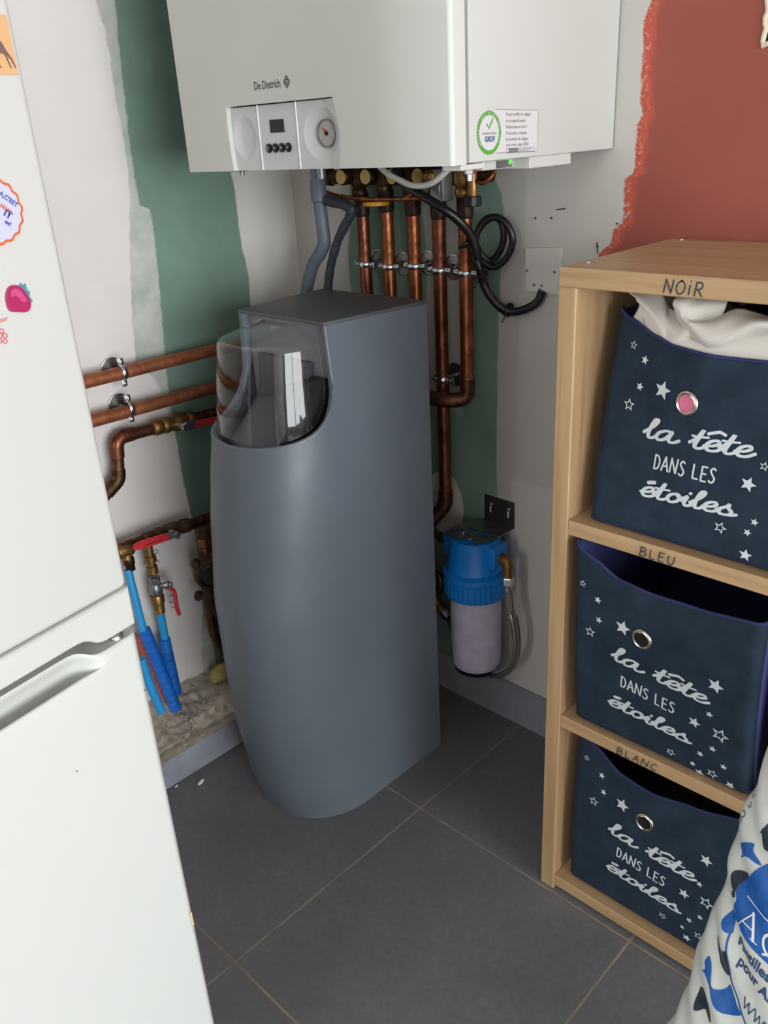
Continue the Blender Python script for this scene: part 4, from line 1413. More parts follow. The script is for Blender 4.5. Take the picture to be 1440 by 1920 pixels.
lp = smoothpath([(1.206, 0.941, 0.967), (1.204, 0.952, 0.992), (1.206, 0.957, 1.024), (1.212, 0.946, 1.053), (1.22, 0.923, 1.066), (1.226, 0.902, 1.054), (1.23, 0.893, 1.027), (1.23, 0.906, 0.998), (1.226, 0.929, 0.982), (1.218, 0.949, 0.992), (1.212, 0.959, 1.016), (1.216, 0.957, 1.044), (1.222, 0.941, 1.063), (1.232, 0.923, 1.061), (1.236, 0.916, 1.036), (1.236, 0.924, 1.009), (1.232, 0.942, 0.991), (1.222, 0.955, 1.002), (1.214, 0.959, 1.019)], 8)
tube(bm, lp, 0.0060, 12)
obj('coil', bm, 'cable', t, smooth=60)
bm = NB()
tube(bm, smoothpath([(1.2, 0.963, 1.028), (1.2, 0.943, 0.986), (1.21, 0.94, 0.962), (1.222, 0.928, 0.923), (1.232, 0.906, 0.902)], 6), 0.0058, 12)
obj('tail', bm, 'cable', t, smooth=60)
for p, d in ((Vector((1.195, 0.968, 1.022)), Vector((0, -0.5, -1))), (Vector((1.212, 0.95, 0.968)), Vector((0.05, -0.3, -1))), (Vector((1.236, 0.905, 0.908)), Vector((0, -1, -0.2)))):
    bm = NB()
    lathe(bm, [(0.0125, -0.0025), (0.0138, 0), (0.0125, 0.0025)], p, d, 14)
    tube(bm, [p + Vector((-0.010, 0, -0.008)), p + Vector((-0.014, 0.004, -0.020))], 0.0015, 6)
    obj('cable_tie', bm, 'black', t, smooth=60)
t = tag(obj('sensor_cable', tube(NB(), smoothpath([(1.15, 1.123, 1.153), (1.142, 1.095, 1.141), (1.14, 1.066, 1.131), (1.138, 1.037, 1.123), (1.138, 1.009, 1.123), (1.138, 0.986, 1.129), (1.142, 0.965, 1.143), (1.15, 0.957, 1.154)], 8), 0.0052, 12), 'white_cable', smooth=60), 'white cable sagging in a loop below the boiler', 'cable')
# white plate on the wall
t = thing('wall_plate', 'off-white square blank plate with four screws on the wall', 'wall plate', (1.258, 0.849, 0.976))
bm = NB()
pl4 = [(0.881, 1.013), (0.81, 1.017), (0.81, 0.94), (0.88, 0.941)]
prism(bm, pl4, lambda y, z: Vector((XR - 0.009, y, z)), (0.0085, 0, 0))
bmesh.ops.bevel(bm, geom=[e for e in bm.edges if e.verts[0].co.x < XR - 0.005 and e.verts[1].co.x < XR - 0.005], offset=0.0015, segments=2, affect='EDGES')
obj('cover', bm, 'plate', t, smooth=30)
for p in [(1.249, 0.876, 0.976), (1.249, 0.82, 0.977), (1.249, 0.861, 0.953), (1.249, 0.845, 0.953)]:
    bm = NB(); lathe(bm, [(0.0026, 0), (0.0026, 0.0008), (0.0012, 0.001), (0, 0.0004)], p, (-1, 0, 0), 10)
    obj('screw', bm, 'steel', t)
bm = NB()
for p in [(1.257, 0.866, 1.062), (1.257, 0.834, 1.063), (1.257, 0.712, 1.057), (1.257, 0.745, 1.021)]:
    lathe(bm, [(0.0018, 0), (0.0012, 0.0011), (0, 0.0012)], p, (-1, 0, 0), 8)
for a, b in (((1.257, 0.825, 1.076), (1.257, 0.808, 1.078)), ((1.257, 0.747, 1.027), (1.257, 0.744, 1.01))):
    tube(bm, [a, b], 0.0008, 6)
tag(obj('screw_hole', bm, 'hole'), 'filled screw holes and scratches in the bare wall above the plate', 'wall marks', kind='stuff')

# ------------------------------------------------------------------ water filter on its bracket
FC = Vector((1.187, 0.947, 0))
t = thing('filter_bracket', 'bent steel bracket screwed to the wall above the blue filter', 'bracket', (XR, 0.94, 0.50))
bm = NB()
box(bm, (XR - 0.0022, 0.902, 0.472), (XR - 0.0004, 0.977, 0.527), 0.0005)
br = obj('wall_flange', bm, 'steel', t, smooth=20)
bm = NB()
decal(bm, [(XR - 0.001, 0.902), (XR - 0.001, 0.978), (1.196, 1.004), (1.149, 0.995), (1.150, 0.955), (1.165, 0.948), (1.165, 0.930), (1.152, 0.922), (1.180, 0.903)], lambda a, b: Vector((a, b, 0.4725)),
      holes=[[(1.176, 0.974), (1.186, 0.974), (1.186, 0.996), (1.176, 0.994)], [(1.193, 0.951), (1.204, 0.951), (1.204, 0.972), (1.193, 0.972)], [(1.199, 0.920), (1.210, 0.920), (1.210, 0.942), (1.199, 0.942)], [(1.171, 0.952), (1.178, 0.952), (1.178, 0.964), (1.171, 0.964)], [(1.184, 0.914), (1.193, 0.914), (1.193, 0.935), (1.184, 0.935)]])
obj('shelf_plate', bm, 'steel', t, smooth=0, solid=0.0018)
for y_ in (0.961, 0.917):
    bm = NB(); decal(bm, [(y_ + 0.0022 * math.cos(a), 0.494 + 0.004 * math.sin(a) + (0.010 if math.sin(a) > 0 else 0)) for a in [2 * math.pi * k / 16 for k in range(16)]], lambda a, b: Vector((XR - 0.0026, a, b)))
    obj('keyhole', bm, 'plate', t, smooth=0)
    bm = NB(); lathe(bm, [(0.0040, 0), (0.0040, 0.0015), (0.0015, 0.0025), (0, 0.002)], (XR - 0.0026, y_, 0.509), (-1, 0, 0), 12)
    obj('screw', bm, 'chrome', t)
for x_, y_ in ((1.176, 0.968), (1.160, 0.938)):
    bm = NB(); lathe(bm, [(0.0045, 0), (0.0045, 0.002), (0.002, 0.0035), (0, 0.003)], (x_, y_, 0.4726), (0, 0, 1), 12)
    obj('screw', bm, 'chrome', t)
t = thing('water_filter', 'clear water filter with a blue head and a white cartridge, by the skirting', 'water filter', (FC.x, FC.y, 0.16))
bm = NB()
# head: round top block with two square ports, then a ribbed collar
lathe(bm, [(0.048, 0.469), (0.050, 0.467), (0.056, 0.415), (0.060, 0.405), (0.058, 0.398)][::-1], FC, (0, 0, 1), 40)
box(bm, (FC.x - 0.022, FC.y - 0.066, 0.418), (FC.x + 0.022, FC.y + 0.066, 0.466), 0.004)
hd = obj('head', bm, 'blue_cap', t, smooth=35)
bm = NB()
n = 80
rings = []
for r_, z_ in ((0.058, 0.400), (0.0655, 0.397), (0.0665, 0.388), (0.0655, 0.380), (0.0655, 0.352), (0.0640, 0.345), (0.050, 0.344)):
    rings.append([bm.verts.new((FC.x + (r_ - (0.0012 if k % 2 and 0.345 < z_ < 0.382 else 0)) * math.cos(2 * math.pi * k / n), FC.y + (r_ - (0.0012 if k % 2 and 0.345 < z_ < 0.382 else 0)) * math.sin(2 * math.pi * k / n), z_)) for k in range(n)])
for a, b in zip(rings, rings[1:]):
    for k in range(n):
        bm.faces.new((a[k], b[k], b[(k + 1) % n], a[(k + 1) % n]))
obj('collar', bm, 'blue_cap', t, smooth=8)
bm = NB()
lathe(bm, [(0.0555, 0.352), (0.0545, 0.26), (0.0535, 0.176), (0.050, 0.163), (0.042, 0.157), (0.0, 0.155)], FC, (0, 0, 1), 40)
obj('housing', bm, 'housing', t, smooth=50)
bm = NB()
lathe(bm, [(0.0535, 0.350), (0.0530, 0.30), (0.0534, 0.29), (0.0528, 0.27), (0.0526, 0.23), (0.0520, 0.20), (0.0520, 0.178), (0.048, 0.172), (0, 0.171)], FC, (0, 0, 1), 36)
obj('cartridge', bm, 'cartridge', t, smooth=50)
bm = NB()
lathe(bm, [(0.048, 0.170), (0.046, 0.162), (0.036, 0.159), (0, 0.1585)], FC, (0, 0, 1), 36)
obj('sump', bm, 'black', t, smooth=50)
# brass elbow, nut and braided hose on the right
e0 = FC + Vector((-0.004, -0.064, 0.440))
bm = NB()
tube(bm, fillet([e0, e0 + Vector((-0.004, -0.022, 0.002)), e0 + Vector((-0.006, -0.023, -0.034))], 0.012), 0.0095, 16)
lathe(bm, [(0.0115, 0), (0.0120, 0.002), (0.0115, 0.008)], e0, (-0.1, -1, 0), 16)
obj('elbow', bm, 'brass', t, smooth=50)
t = thing('braided_hose', 'braided steel hose hanging from the right port of the blue filter', 'hose', e0 + Vector((-0.006, -0.023, -0.05)))
n0 = e0 + Vector((-0.006, -0.023, -0.030))
bm = NB(); hexnut(bm, n0, n0 + Vector((0, 0, -0.018)), 0.0128)
cyl(bm, n0 + Vector((0, 0, -0.030)), n0 + Vector((0, 0, -0.016)), 0.0085, 16)
obj('nut', bm, 'chrome', t, smooth=20)
bm = NB()
p0 = n0 + Vector((0, 0, -0.028))
tube(bm, smoothpath([p0, p0 + Vector((0.001, -0.003, -0.05)), (1.175, 0.848, 0.32), (1.178, 0.842, 0.266), (1.18, 0.85, 0.219), (1.18, 0.871, 0.187), (1.185, 0.902, 0.166), (1.195, 0.944, 0.155), (1.21, 0.985, 0.145)], 10), 0.0068, 16, vscale=(8, 500))
obj('braid', bm, 'braid', t, smooth=80)
bm = NB()
tube(bm, smoothpath([p0 + Vector((0.002, -0.002, 0.004)), p0 + Vector((0.004, -0.009, -0.055)), (1.19, 0.849, 0.313), (1.19, 0.842, 0.26), (1.19, 0.849, 0.212), (1.19, 0.873, 0.171), (1.195, 0.91, 0.147), (1.205, 0.955, 0.135), (1.22, 1.001, 0.123)], 10), 0.0055, 14, vscale=(8, 500))
obj('return_strand', bm, 'braid', t, smooth=80)
# inlet nipple and the fittings half hidden by the softener
t = thing('inlet_fitting', 'dark brass nipple entering the blue filter from behind the softener', 'pipe fitting', FC + Vector((0, 0.09, 0.443)))
bm = NB()
i0 = FC + Vector((-0.006, 0.066, 0.443))
cyl(bm, i0, i0 + Vector((-0.006, 0.16, 0.004)), 0.0080, 16)
hexnut(bm, i0 + Vector((-0.001, 0.006, 0)), i0 + Vector((-0.001, 0.020, 0)), 0.0125)
hexnut(bm, i0 + Vector((-0.001, 0.040, 0.001)), i0 + Vector((-0.001, 0.056, 0.001)), 0.0125)
obj('nipple', bm, 'brass_dark', t, smooth=20)
t = thing('low_connector', 'brass elbow and ribbed nut low beside the softener, feeding a dark hose', 'pipe fitting', (1.19, 1.052, 0.288))
bm = NB()
tube(bm, fillet([(1.19, 1.083, 0.337), (1.19, 1.044, 0.346), (1.19, 1.045, 0.311), (1.19, 1.077, 0.282)], 0.014), 0.0095, 16)
obj('elbow', bm, 'brass_dark', t, smooth=50)
bm = NB()
a, b = Vector((1.19, 1.067, 0.28)), Vector((1.19, 1.023, 0.246))
lathe(bm, [(0.010, 0), (0.013, 0.006), (0.013, 0.016), (0.0105, 0.018), (0.0125, 0.021), (0.0125, 0.033), (0.008, 0.036), (0.008, 0.05)], a, b - a, 18)
nt_ = obj('nut', bm, 'brass', t, smooth=35)
bm = NB()
hexnut(bm, a.lerp(b, 0.62), a.lerp(b, 0.95), 0.0118)
obj('collar', bm, 'chrome', nt_, smooth=20)
bm = NB()
tube(bm, smoothpath([b, (1.195, 1.013, 0.221), (1.2, 1.003, 0.188), (1.22, 0.986, 0.144)], 8), 0.0075, 14, vscale=(8, 500))
obj('hose', bm, 'hose_dark', t, smooth=80)

# ------------------------------------------------------------------ pipes on the left wall
LY = YL - 0.040
ztop, zlow = (0.85, 0.819)[1], (0.837, 0.75)[1]
bm = NB(); tube(bm, [(-0.2, LY, (0.697, 0.821)[1]), (1.15, LY, (1.01, 0.821)[1])], 0.0125, 20)
tag(obj('copper_pipe', bm, 'copper_matt', smooth=60), 'upper of the two level copper pipes on the left wall', 'pipe', 'level copper pipes on the left wall')
bm = NB(); tube(bm, [(-0.2, LY, (0.699, 0.754)[1]), (1.15, LY, (0.99, 0.743)[1])], 0.0125, 20)
tag(obj('copper_pipe', bm, 'copper_matt', smooth=60), 'lower of the two level copper pipes on the left wall', 'pipe', 'level copper pipes on the left wall')
for lab, p in (('zinc clip on the upper level copper pipe by the fridge', (0.767, 0.822)), ('zinc clip on the lower level copper pipe by the fridge', (0.768, 0.751))):
    pipe_clamp((p[0], LY, p[1]), (1, 0, 0), (0, -1, 0), 0.0396, lab, 'zinc clips on the level copper pipes')
# elbowed pipe with a ball valve
VY = YL - 0.036
t = thing('stop_valve_pipe', 'elbowed copper pipe with a brass ball valve and red lever below the level pipes', 'pipe', (0.829, 1.459, 0.696))
bm = NB()
tube(bm, fillet([(1.013, 1.459, 0.687), (0.829, 1.459, 0.696), (0.732, 1.459, 0.699), (0.722, 1.459, 0.62), (0.677, 1.459, 0.589)], 0.022, 8), 0.0118, 20)
obj('tube', bm, 'copper_dark', t, smooth=60)
bm = NB()
tube(bm, fillet([(0.769, 1.459, 0.699), (0.732, 1.459, 0.699), (0.727, 1.459, 0.662)], 0.022, 8), 0.0138, 20)
obj('elbow', bm, 'copper', t, smooth=60)
bm = NB()
tube(bm, fillet([(0.724, 1.459, 0.638), (0.721, 1.459, 0.618), (0.691, 1.459, 0.599)], 0.016, 8), 0.0138, 20)
obj('elbow', bm, 'brass_dark', t, smooth=60)
a, b = Vector((0.811, 1.459, 0.697)), Vector((0.907, 1.459, 0.693))
L = (b - a).length
bm = NB()
lathe(bm, [(0.0125, 0), (0.0155, 0.003), (0.0155, 0.018), (0.0135, 0.022), (0.0165, 0.026), (0.0165, 0.034), (0.0140, 0.040), (0.0178, 0.052), (0.0178, 0.072), (0.0145, 0.080), (0.0165, 0.083), (0.0165, L - 0.004), (0.0125, L)], a, b - a, 22)
vb_ = obj('valve_body', bm, 'brass', t, smooth=45)
bm = NB()
s0 = Vector((0.864, 1.435, 0.694))
cyl(bm, s0 + Vector((0, 0.024, 0)), s0 + Vector((0, -0.010, 0)), 0.0065, 14)
hexnut(bm, s0 + Vector((0, -0.010, 0)), s0 + Vector((0, -0.017, 0)), 0.0085)
st_ = obj('stem', bm, 'chrome', t, smooth=20)
bm = NB()
d = (Vector((0.958, 1.423, 0.688)) - Vector((0.862, 1.423, 0.697))).normalized()
h0 = s0 + Vector((0, -0.010, 0))
up = Vector((0, -1, 0)).cross(d).normalized()
def lever(bm, o, d, u, n, prof, th):
    """flat lever: half-widths along d"""
    pl = [o + d * s + u * w for s, w in prof] + [o + d * s - u * w for s, w in prof[::-1]]
    a_ = [bm.verts.new(p - n * th / 2) for p in pl]
    b_ = [bm.verts.new(p + n * th / 2) for p in pl]
    bm.faces.new(a_); bm.faces.new(b_[::-1])
    k = len(pl)
    for i in range(k):
        bm.faces.new((a_[i], b_[i], b_[(i + 1) % k], a_[(i + 1) % k]))
    bmesh.ops.recalc_face_normals(bm, faces=bm.faces[:])
    es = [e for e in bm.edges]
    bmesh.ops.bevel(bm, geom=es, offset=th * 0.28, segments=2, affect='EDGES')
lever(bm, h0, d, up, Vector((0, -1, 0)), [(-0.008, 0.006), (0.006, 0.0085), (0.024, 0.0085), (0.032, 0.0075)], 0.0028)
obj('handle_shank', bm, 'chrome', st_, smooth=30)
bm = NB()
lever(bm, h0 + d * 0.026 + Vector((0, -0.0005, 0)), d, up, Vector((0, -1, 0)), [(0.0, 0.0078), (0.02, 0.0070), (0.085, 0.0065), (0.092, 0.004)], 0.0065)
obj('grip', bm, 'red', st_, smooth=40)

# low manifold with two red-lever valves
WY = YL - 0.050
t = thing('supply_manifold', 'brass and copper supply pipe with two red-lever valves low by the fridge', 'pipe', (0.779, 1.445, 0.477))
bm = NB()
tube(bm, [(0.664, 1.445, 0.478), (0.697, 1.445, 0.484), (0.761, 1.445, 0.48), (0.818, 1.445, 0.477), (0.954, 1.445, 0.471)], 0.0118, 20)
obj('tube', bm, 'copper_dark', t, smooth=60)
a, b = Vector((0.74, 1.445, 0.482)), Vector((0.847, 1.445, 0.478))
L = (b - a).length
bm = NB()
lathe(bm, [(0.012, 0), (0.0145, 0.003), (0.0145, 0.022), (0.0125, 0.026), (0.0155, 0.032), (0.0155, 0.042), (0.0135, 0.046), (0.0168, 0.056), (0.0168, 0.078), (0.0140, 0.086), (0.0155, 0.090), (0.0155, L)], a, b - a, 22)
obj('valve_body', bm, 'bronze', t, smooth=45)
bm = NB()
a2 = Vector((0.7, 1.445, 0.478))
lathe(bm, [(0.014, -0.02), (0.0155, -0.016), (0.0155, 0.010), (0.013, 0.014)], a2, b - a, 20)
tube(bm, [a2, Vector((0.698, 1.443, 0.458))], 0.011, 18)
obj('tee', bm, 'brass', t, smooth=45)
bm = NB()
s0 = Vector((0.797, 1.42, 0.483))
cyl(bm, s0 + Vector((0, 0.024, 0)), s0 + Vector((0, -0.008, 0)), 0.0065, 14)
hexnut(bm, s0 + Vector((0, -0.008, 0)), s0 + Vector((0, -0.015, 0)), 0.0085)
st_ = obj('stem', bm, 'zinc', t, smooth=20)
e_ = Vector((0.699, 1.41, 0.493))
h0 = Vector((0.789, 1.41, 0.486))
d = (e_ - h0).normalized()
up = Vector((0, -1, 0)).cross(d).normalized()
bm = NB()
lever(bm, h0, d, up, Vector((0, -1, 0)), [(-0.010, 0.006), (0.006, 0.0085), (0.018, 0.0085)], 0.0028)
obj('handle_shank', bm, 'zinc', st_, smooth=30)
bm = NB()
LL = (e_ - h0).length
lever(bm, h0 + d * 0.010, d, up, Vector((0, -1, 0)), [(0.0, 0.0072), (0.02, 0.0085), (LL - 0.022, 0.0085), (LL - 0.010, 0.005)], 0.0070)
gp = obj('grip', bm, 'red', st_, smooth=40)
bm = NB()
gl_ = lambda a_, c_: h0 + d * (LL - 0.024 - a_) + Vector((0, -0.0040, 0)) + (-up if up.z < 0 else up) * (c_ - 0.002)
for k in range(9):
    ribbon(bm, [(k * 0.0042, 0.0), (k * 0.0042 + 0.0022, 0.0018 if k % 2 else 0.003)], 0.0014, gl_)
obj('stamp', bm, 'black', gp, smooth=0)
# drop to the second valve
tee = Vector((0.749, 1.445, 0.47))
q1, q2 = Vector((0.753, 1.445, 0.417)), Vector((0.76, 1.445, 0.331))
bm = NB()
a, b = tee, Vector((0.748, 1.445, 0.31))
ax = (b - a).normalized()
L = (b - a).length
fr_ = lambda p: (Vector(p) - a).dot(ax)
s1_, s2_, s3_ = L * 0.16, L * 0.30, L * 0.42
lathe(bm, [(0.0085, 0), (0.0085, s1_), (0.0120, s1_ + 0.001), (0.0120, s1_ + 0.014), (0.0085, s1_ + 0.016), (0.0085, s2_), (0.0115, s2_ + 0.002), (0.0115, s2_ + 0.018), (0.0090, s2_ + 0.020)], a, ax, 20)
obj('drop_pipe', bm, 'brass', t, smooth=45)
bm = NB()
lathe(bm, [(0.010, L * 0.47), (0.0120, L * 0.48), (0.0120, L * 0.55), (0.0105, L * 0.56), (0.0140, L * 0.59), (0.0140, L * 0.69), (0.0105, L * 0.73)], a, ax, 20)
vb_ = obj('valve_body', bm, 'zinc', t, smooth=45)
bm = NB()
lathe(bm, [(0.0130, L * 0.73), (0.0140, L * 0.745), (0.0140, L * 0.85), (0.0100, L * 0.87), (0.0110, L * 0.89), (0.0110, L)], a, ax, 20)
obj('compression_nut', bm, 'brass', t, smooth=35)
vc = a + ax * L * 0.62
bm = NB()
sd_ = Vector((0.75, -0.66, 0.1)).normalized()
cyl(bm, vc, vc + sd_ * 0.034, 0.0062, 14)
lathe(bm, [(0.009, 0.020), (0.0095, 0.022), (0.0095, 0.028), (0.007, 0.031)], vc, sd_, 16)
st_ = obj('stem', bm, 'chrome', t, smooth=30)
h0 = vc + sd_ * 0.034
e1_ = Vector((0.766, 1.42, 0.369))
e2_ = Vector((0.777, 1.42, 0.3))
bm = NB(); tube(bm, [h0, e1_], 0.0028, 10); obj('handle_shank', bm, 'zinc', st_, smooth=40)
bm = NB(); tube(bm, smoothpath([e1_, e1_.lerp(e2_, 0.25) + Vector((0.006, 0, 0.004)), e1_.lerp(e2_, 0.7) + Vector((0.001, 0, 0)), e2_], 6), 0.0044, 12); obj('grip', bm, 'red', st_, smooth=60)
# hand-drawn pen marks on the wall by the valve
bm = NB()
wl = lambda a_, c_: Vector((a_, YL - 0.0006, c_))
for pts_ in ([(0.785, 0.424), (0.793, 0.425), (0.794, 0.417), (0.787, 0.418)], [(0.777, 0.406), (0.786, 0.404), (0.795, 0.394)], [(0.803, 0.307), (0.81, 0.306)], [(0.801, 0.292), (0.81, 0.288)], [(0.801, 0.28), (0.81, 0.273)], [(0.803, 0.297), (0.801, 0.288)]):
    ribbon(bm, pts_, 0.0014, wl)
tag(obj('pen_mark', bm, 'ink', smooth=0), 'small pen marks scribbled on the wall beside the lower valve', 'marks', kind='stuff')

# blue and red plastic tubes coming out of the ledge
t = thing('blue_pipe', 'light blue pipe running from the brass tee into a ribbed blue sleeve by the fridge', 'water pipe', (0.739, 1.445, 0.079))
bm = NB()
tube(bm, smoothpath([(0.695, 1.443, 0.435), (0.694, 1.435, 0.38), (0.695, 1.429, 0.3), (0.696, 1.428, 0.29)], 8), 0.0082, 18)
obj('pipe', bm, 'blue_tube', t, smooth=60)
bm = NB(); lathe(bm, [(0.0095, 0), (0.0115, 0.003), (0.0115, 0.016), (0.0095, 0.019), (0.0095, 0.03)], (0.7, 1.443, 0.462), Vector((0.04, -0.02, -1)), 18)
obj('coupling', bm, 'brass_dark', t, smooth=45)
bm = NB()
tube(bm, [Vector((0.697, 1.428, 0.299)).lerp(Vector((0.73, 1.42, 0.082)), k / 300) for k in range(301)], 0.0125, 18, rfun=lambda i, n, d: 0.0116 + 0.0016 * math.sin(d * 2 * math.pi / 0.0046))
obj('ribbed_sleeve', bm, 'blue_conduit', t, smooth=70)
t = thing('blue_pipe', 'light blue pipe below the small red-lever valve in a ribbed blue sleeve', 'water pipe', (0.749, 1.445, 0.172))
bm = NB(); tube(bm, [(0.748, 1.445, 0.312), (0.748, 1.445, 0.227)], 0.0088, 18)
obj('pipe', bm, 'blue_tube', t, smooth=60)
bm = NB()
A_, B_ = Vector((0.746, 1.445, 0.245)), Vector((0.747, 1.44, 0.105))
tube(bm, [A_.lerp(B_, k / 220) for k in range(221)], 0.0125, 18, rfun=lambda i, n, d: 0.0128 if d < 0.03 else 0.0116 + 0.0016 * math.sin(d * 2 * math.pi / 0.0046))
obj('ribbed_sleeve', bm, 'blue_conduit', t, smooth=70)
bm = NB(); tube(bm, [Vector((0.702, 1.465, 0.263)).lerp(Vector((0.727, 1.461, 0.071)), k / 240) for k in range(241)], 0.0105, 16, rfun=lambda i, n, d: 0.0100 + 0.0013 * math.sin(d * 2 * math.pi / 0.0046))
tag(obj('red_conduit', bm, 'red_conduit', smooth=70), 'faded red ribbed conduit behind the blue sleeve', 'conduit')
bm = NB(); tube(bm, smoothpath([(0.658, 1.385, 0.266), (0.663, 1.38, 0.201), (0.674, 1.375, 0.13)], 8), 0.0095, 16)
tag(obj('blue_pipe', bm, 'blue_tube', smooth=60), 'short bright blue pipe end sticking out of the ledge beside the fridge', 'water pipe')

# pressure reducer half hidden behind the softener
t = thing('pressure_reducer', 'brown bronze pressure reducer half hidden behind the softener', 'valve', (0.853, 1.4, 0.354))
bm = NB()
c_ = Vector((0.865, 1.4, 0.369))
lathe(bm, [(0.020, 0), (0.030, 0.004), (0.036, 0.016), (0.036, 0.034), (0.028, 0.040)], c_ + Vector((0.006, 0.028, 0)), (-0.45, -0.85, 0.1), 26)
ball(bm, c_ + Vector((0.01, 0.022, 0)), 0.036, (1, 0.9, 1.25), 20)
tube(bm, [c_ + Vector((0, 0.03, 0)), c_ + Vector((0, 0.03, -0.14))], 0.017, 18)
tube(bm, [c_ + Vector((0, 0.03, 0)), c_ + Vector((0.01, 0.03, 0.10))], 0.016, 18)
bd_ = obj('body', bm, 'bronze', t, smooth=50)
bm = NB()
lathe(bm, [(0.0285, 0), (0.0285, 0.005), (0.022, 0.007), (0.020, 0.002), (0, 0.002)], c_ + Vector((-0.012, -0.006, 0)), (-0.45, -0.85, 0.1), 26)
obj('dial', bm, 'black', t, smooth=40)
for p in ((0.824, 1.41, 0.327), (0.829, 1.41, 0.402)):
    bm = NB(); lathe(bm, [(0.0095, 0), (0.0095, 0.014), (0.007, 0.016), (0, 0.016)], Vector(p) + Vector((0.006, 0.008, 0)), (-0.6, -0.8, 0), 8)
    obj('plug', bm, 'bronze', t, smooth=20)
bm = NB()
p = Vector((0.868, 1.425, 0.427))
hexnut(bm, p + Vector((0, 0, 0.018)), p + Vector((0, 0, -0.002)), 0.015)
hexnut(bm, p + Vector((0, 0, -0.004)), p + Vector((0, 0, -0.026)), 0.0135)
tube(bm, [p + Vector((0, 0, 0.016)), p + Vector((0.014, 0.01, 0.034))], 0.011, 16)
obj('union_nut', bm, 'brass', t, smooth=20)
bm = NB()
p = Vector((0.85, 1.42, 0.228))
tube(bm, fillet([p + Vector((0.01, 0.01, 0.06)), p, p + Vector((0.012, 0, -0.05)), p + Vector((0.03, 0.0, -0.085))], 0.015), 0.0105, 14)
obj('tail_pipe', bm, 'copper_dark', t, smooth=60)
# foam lump and rubble on the ledge
bm = NB()
ball(bm, (0.877, 1.448, 0.085), 0.029, (1.15, 0.75, 0.8), 20)
for v in bm.verts:
    v.co += Vector((noise.noise(v.co * 60), noise.noise(v.co * 60 + Vector((5, 0, 0))), noise.noise(v.co * 60 + Vector((0, 9, 0))))) * 0.004
tag(obj('foam_lump', bm, 'foam', smooth=60), 'lump of yellow expanding foam on the concrete ledge by the softener', 'foam')
bm = NB()
rnd = random.Random(3)
for k in range(90):
    x, y = rnd.uniform(0.55, 0.92), rnd.uniform(1.32, 1.47)
    if rnd.random() < 0.5:
        x, y = rnd.gauss(0.72, 0.04), rnd.gauss(1.385, 0.02)
    y = min(1.47, max(1.325, y))
    r = rnd.uniform(0.0015, 0.0055)
    b2 = bmesh.new()
    bmesh.ops.create_icosphere(b2, subdivisions=1, radius=r)
    for v in b2.verts:
        v.co *= rnd.uniform(0.6, 1.3)
    bmesh.ops.translate(b2, vec=(x, y, 0.0745 + (y - 1.314) * 0.055), verts=b2.verts)
    join(bm, b2)
tag(obj('rubble', bm, 'rubble', smooth=0), 'crumbs of plaster and mortar scattered over the concrete ledge', 'rubble', kind='stuff')
# plaster flakes on the floor
for p, r, lab in (((0.677, 1.269, 0), 0.0075, 'long white plaster flake on the floor tile before the ledge'), ((0.637, 1.299, 0), 0.0045, 'small round white plaster flake on the floor at the ledge foot')):
    bm = NB()
    b2 = bmesh.new()
    bmesh.ops.create_icosphere(b2, subdivisions=2, radius=r)
    for v in b2.verts:
        v.co = Vector((v.co.x * (1.3 if r > 0.005 else 1), v.co.y * 0.55, v.co.z * 0.35)) * (1 + 0.25 * noise.noise(v.co * 300))
    bmesh.ops.rotate(b2, cent=(0, 0, 0), matrix=Matrix.Rotation(0.3, 3, 'Z'), verts=b2.verts)
    bmesh.ops.translate(b2, vec=(p[0], p[1], r * 0.33), verts=b2.verts)
    join(bm, b2)
    tag(obj('plaster_flake', bm, 'flake', smooth=0), lab, 'plaster flake', 'plaster flakes on the floor')

# ------------------------------------------------------------------ shelf unit
SX0, SX1, SYL, SYR, ST = 0.927, 1.222, 0.606, 0.232, 0.022
SYL_ = 0.602
shelf = thing('shelf_unit', 'pale oak open shelf unit with three cubes, one above the other', 'shelf', ((SX0 + SX1) / 2, (SYL_ + SYR) / 2, 0))
SYL = SYL_
bm = NB(); box(bm, (SX0, SYL - 0.026, 0), (SX1, SYL, 1.019), 0.0012, 1)
obj('side_panel', bm, 'oak_v', shelf, smooth=0)
bm = NB(); box(bm, (SX0, SYR, 0), (SX1, SYR + ST, 1.019), 0.0012, 1)
obj('side_panel', bm, 'oak_v', shelf, smooth=0)
bm = NB(); box(bm, (SX0 - 0.001, SYR, 1.019), (SX1, SYL, 1.043), 0.0012, 1)
top = obj('top_board', bm, 'oak_h', shelf, smooth=0)
bm = NB(); box(bm, (SX0 + 0.001, SYR + ST, 0.680), (SX1 - 0.004, SYL - 0.026, 0.702), 0.001, 1)
mid = obj('shelf_board', bm, 'oak_h', shelf, smooth=0)
bm = NB(); box(bm, (SX0 + 0.001, SYR + ST, 0.346), (SX1 - 0.004, SYL - 0.026, 0.368), 0.001, 1)
low = obj('shelf_board', bm, 'oak_h', shelf, smooth=0)
bm = NB(); box(bm, (SX0 + 0.001, SYR + ST, 0.010), (SX1 - 0.004, SYL - 0.026, 0.032), 0.001, 1)
obj('bottom_board', bm, 'oak_h', shelf, smooth=0)
bm = NB(); box(bm, (SX1 - 0.004, SYR + 0.004, 0.012), (SX1 - 0.001, SYL - 0.004, 1.018))
obj('back_panel', bm, 'oak_v', shelf, smooth=0)
for p in [(0.972, 0.588, 1.043), (1.214, 0.583, 1.043)]:
    bm = NB(); lathe(bm, [(0.0042, -0.001), (0.0042, 0.0010), (0.003, 0.0016), (0, 0.0012)], p, (0, 0, 1), 12)
    obj('screw', bm, 'nickel', top)

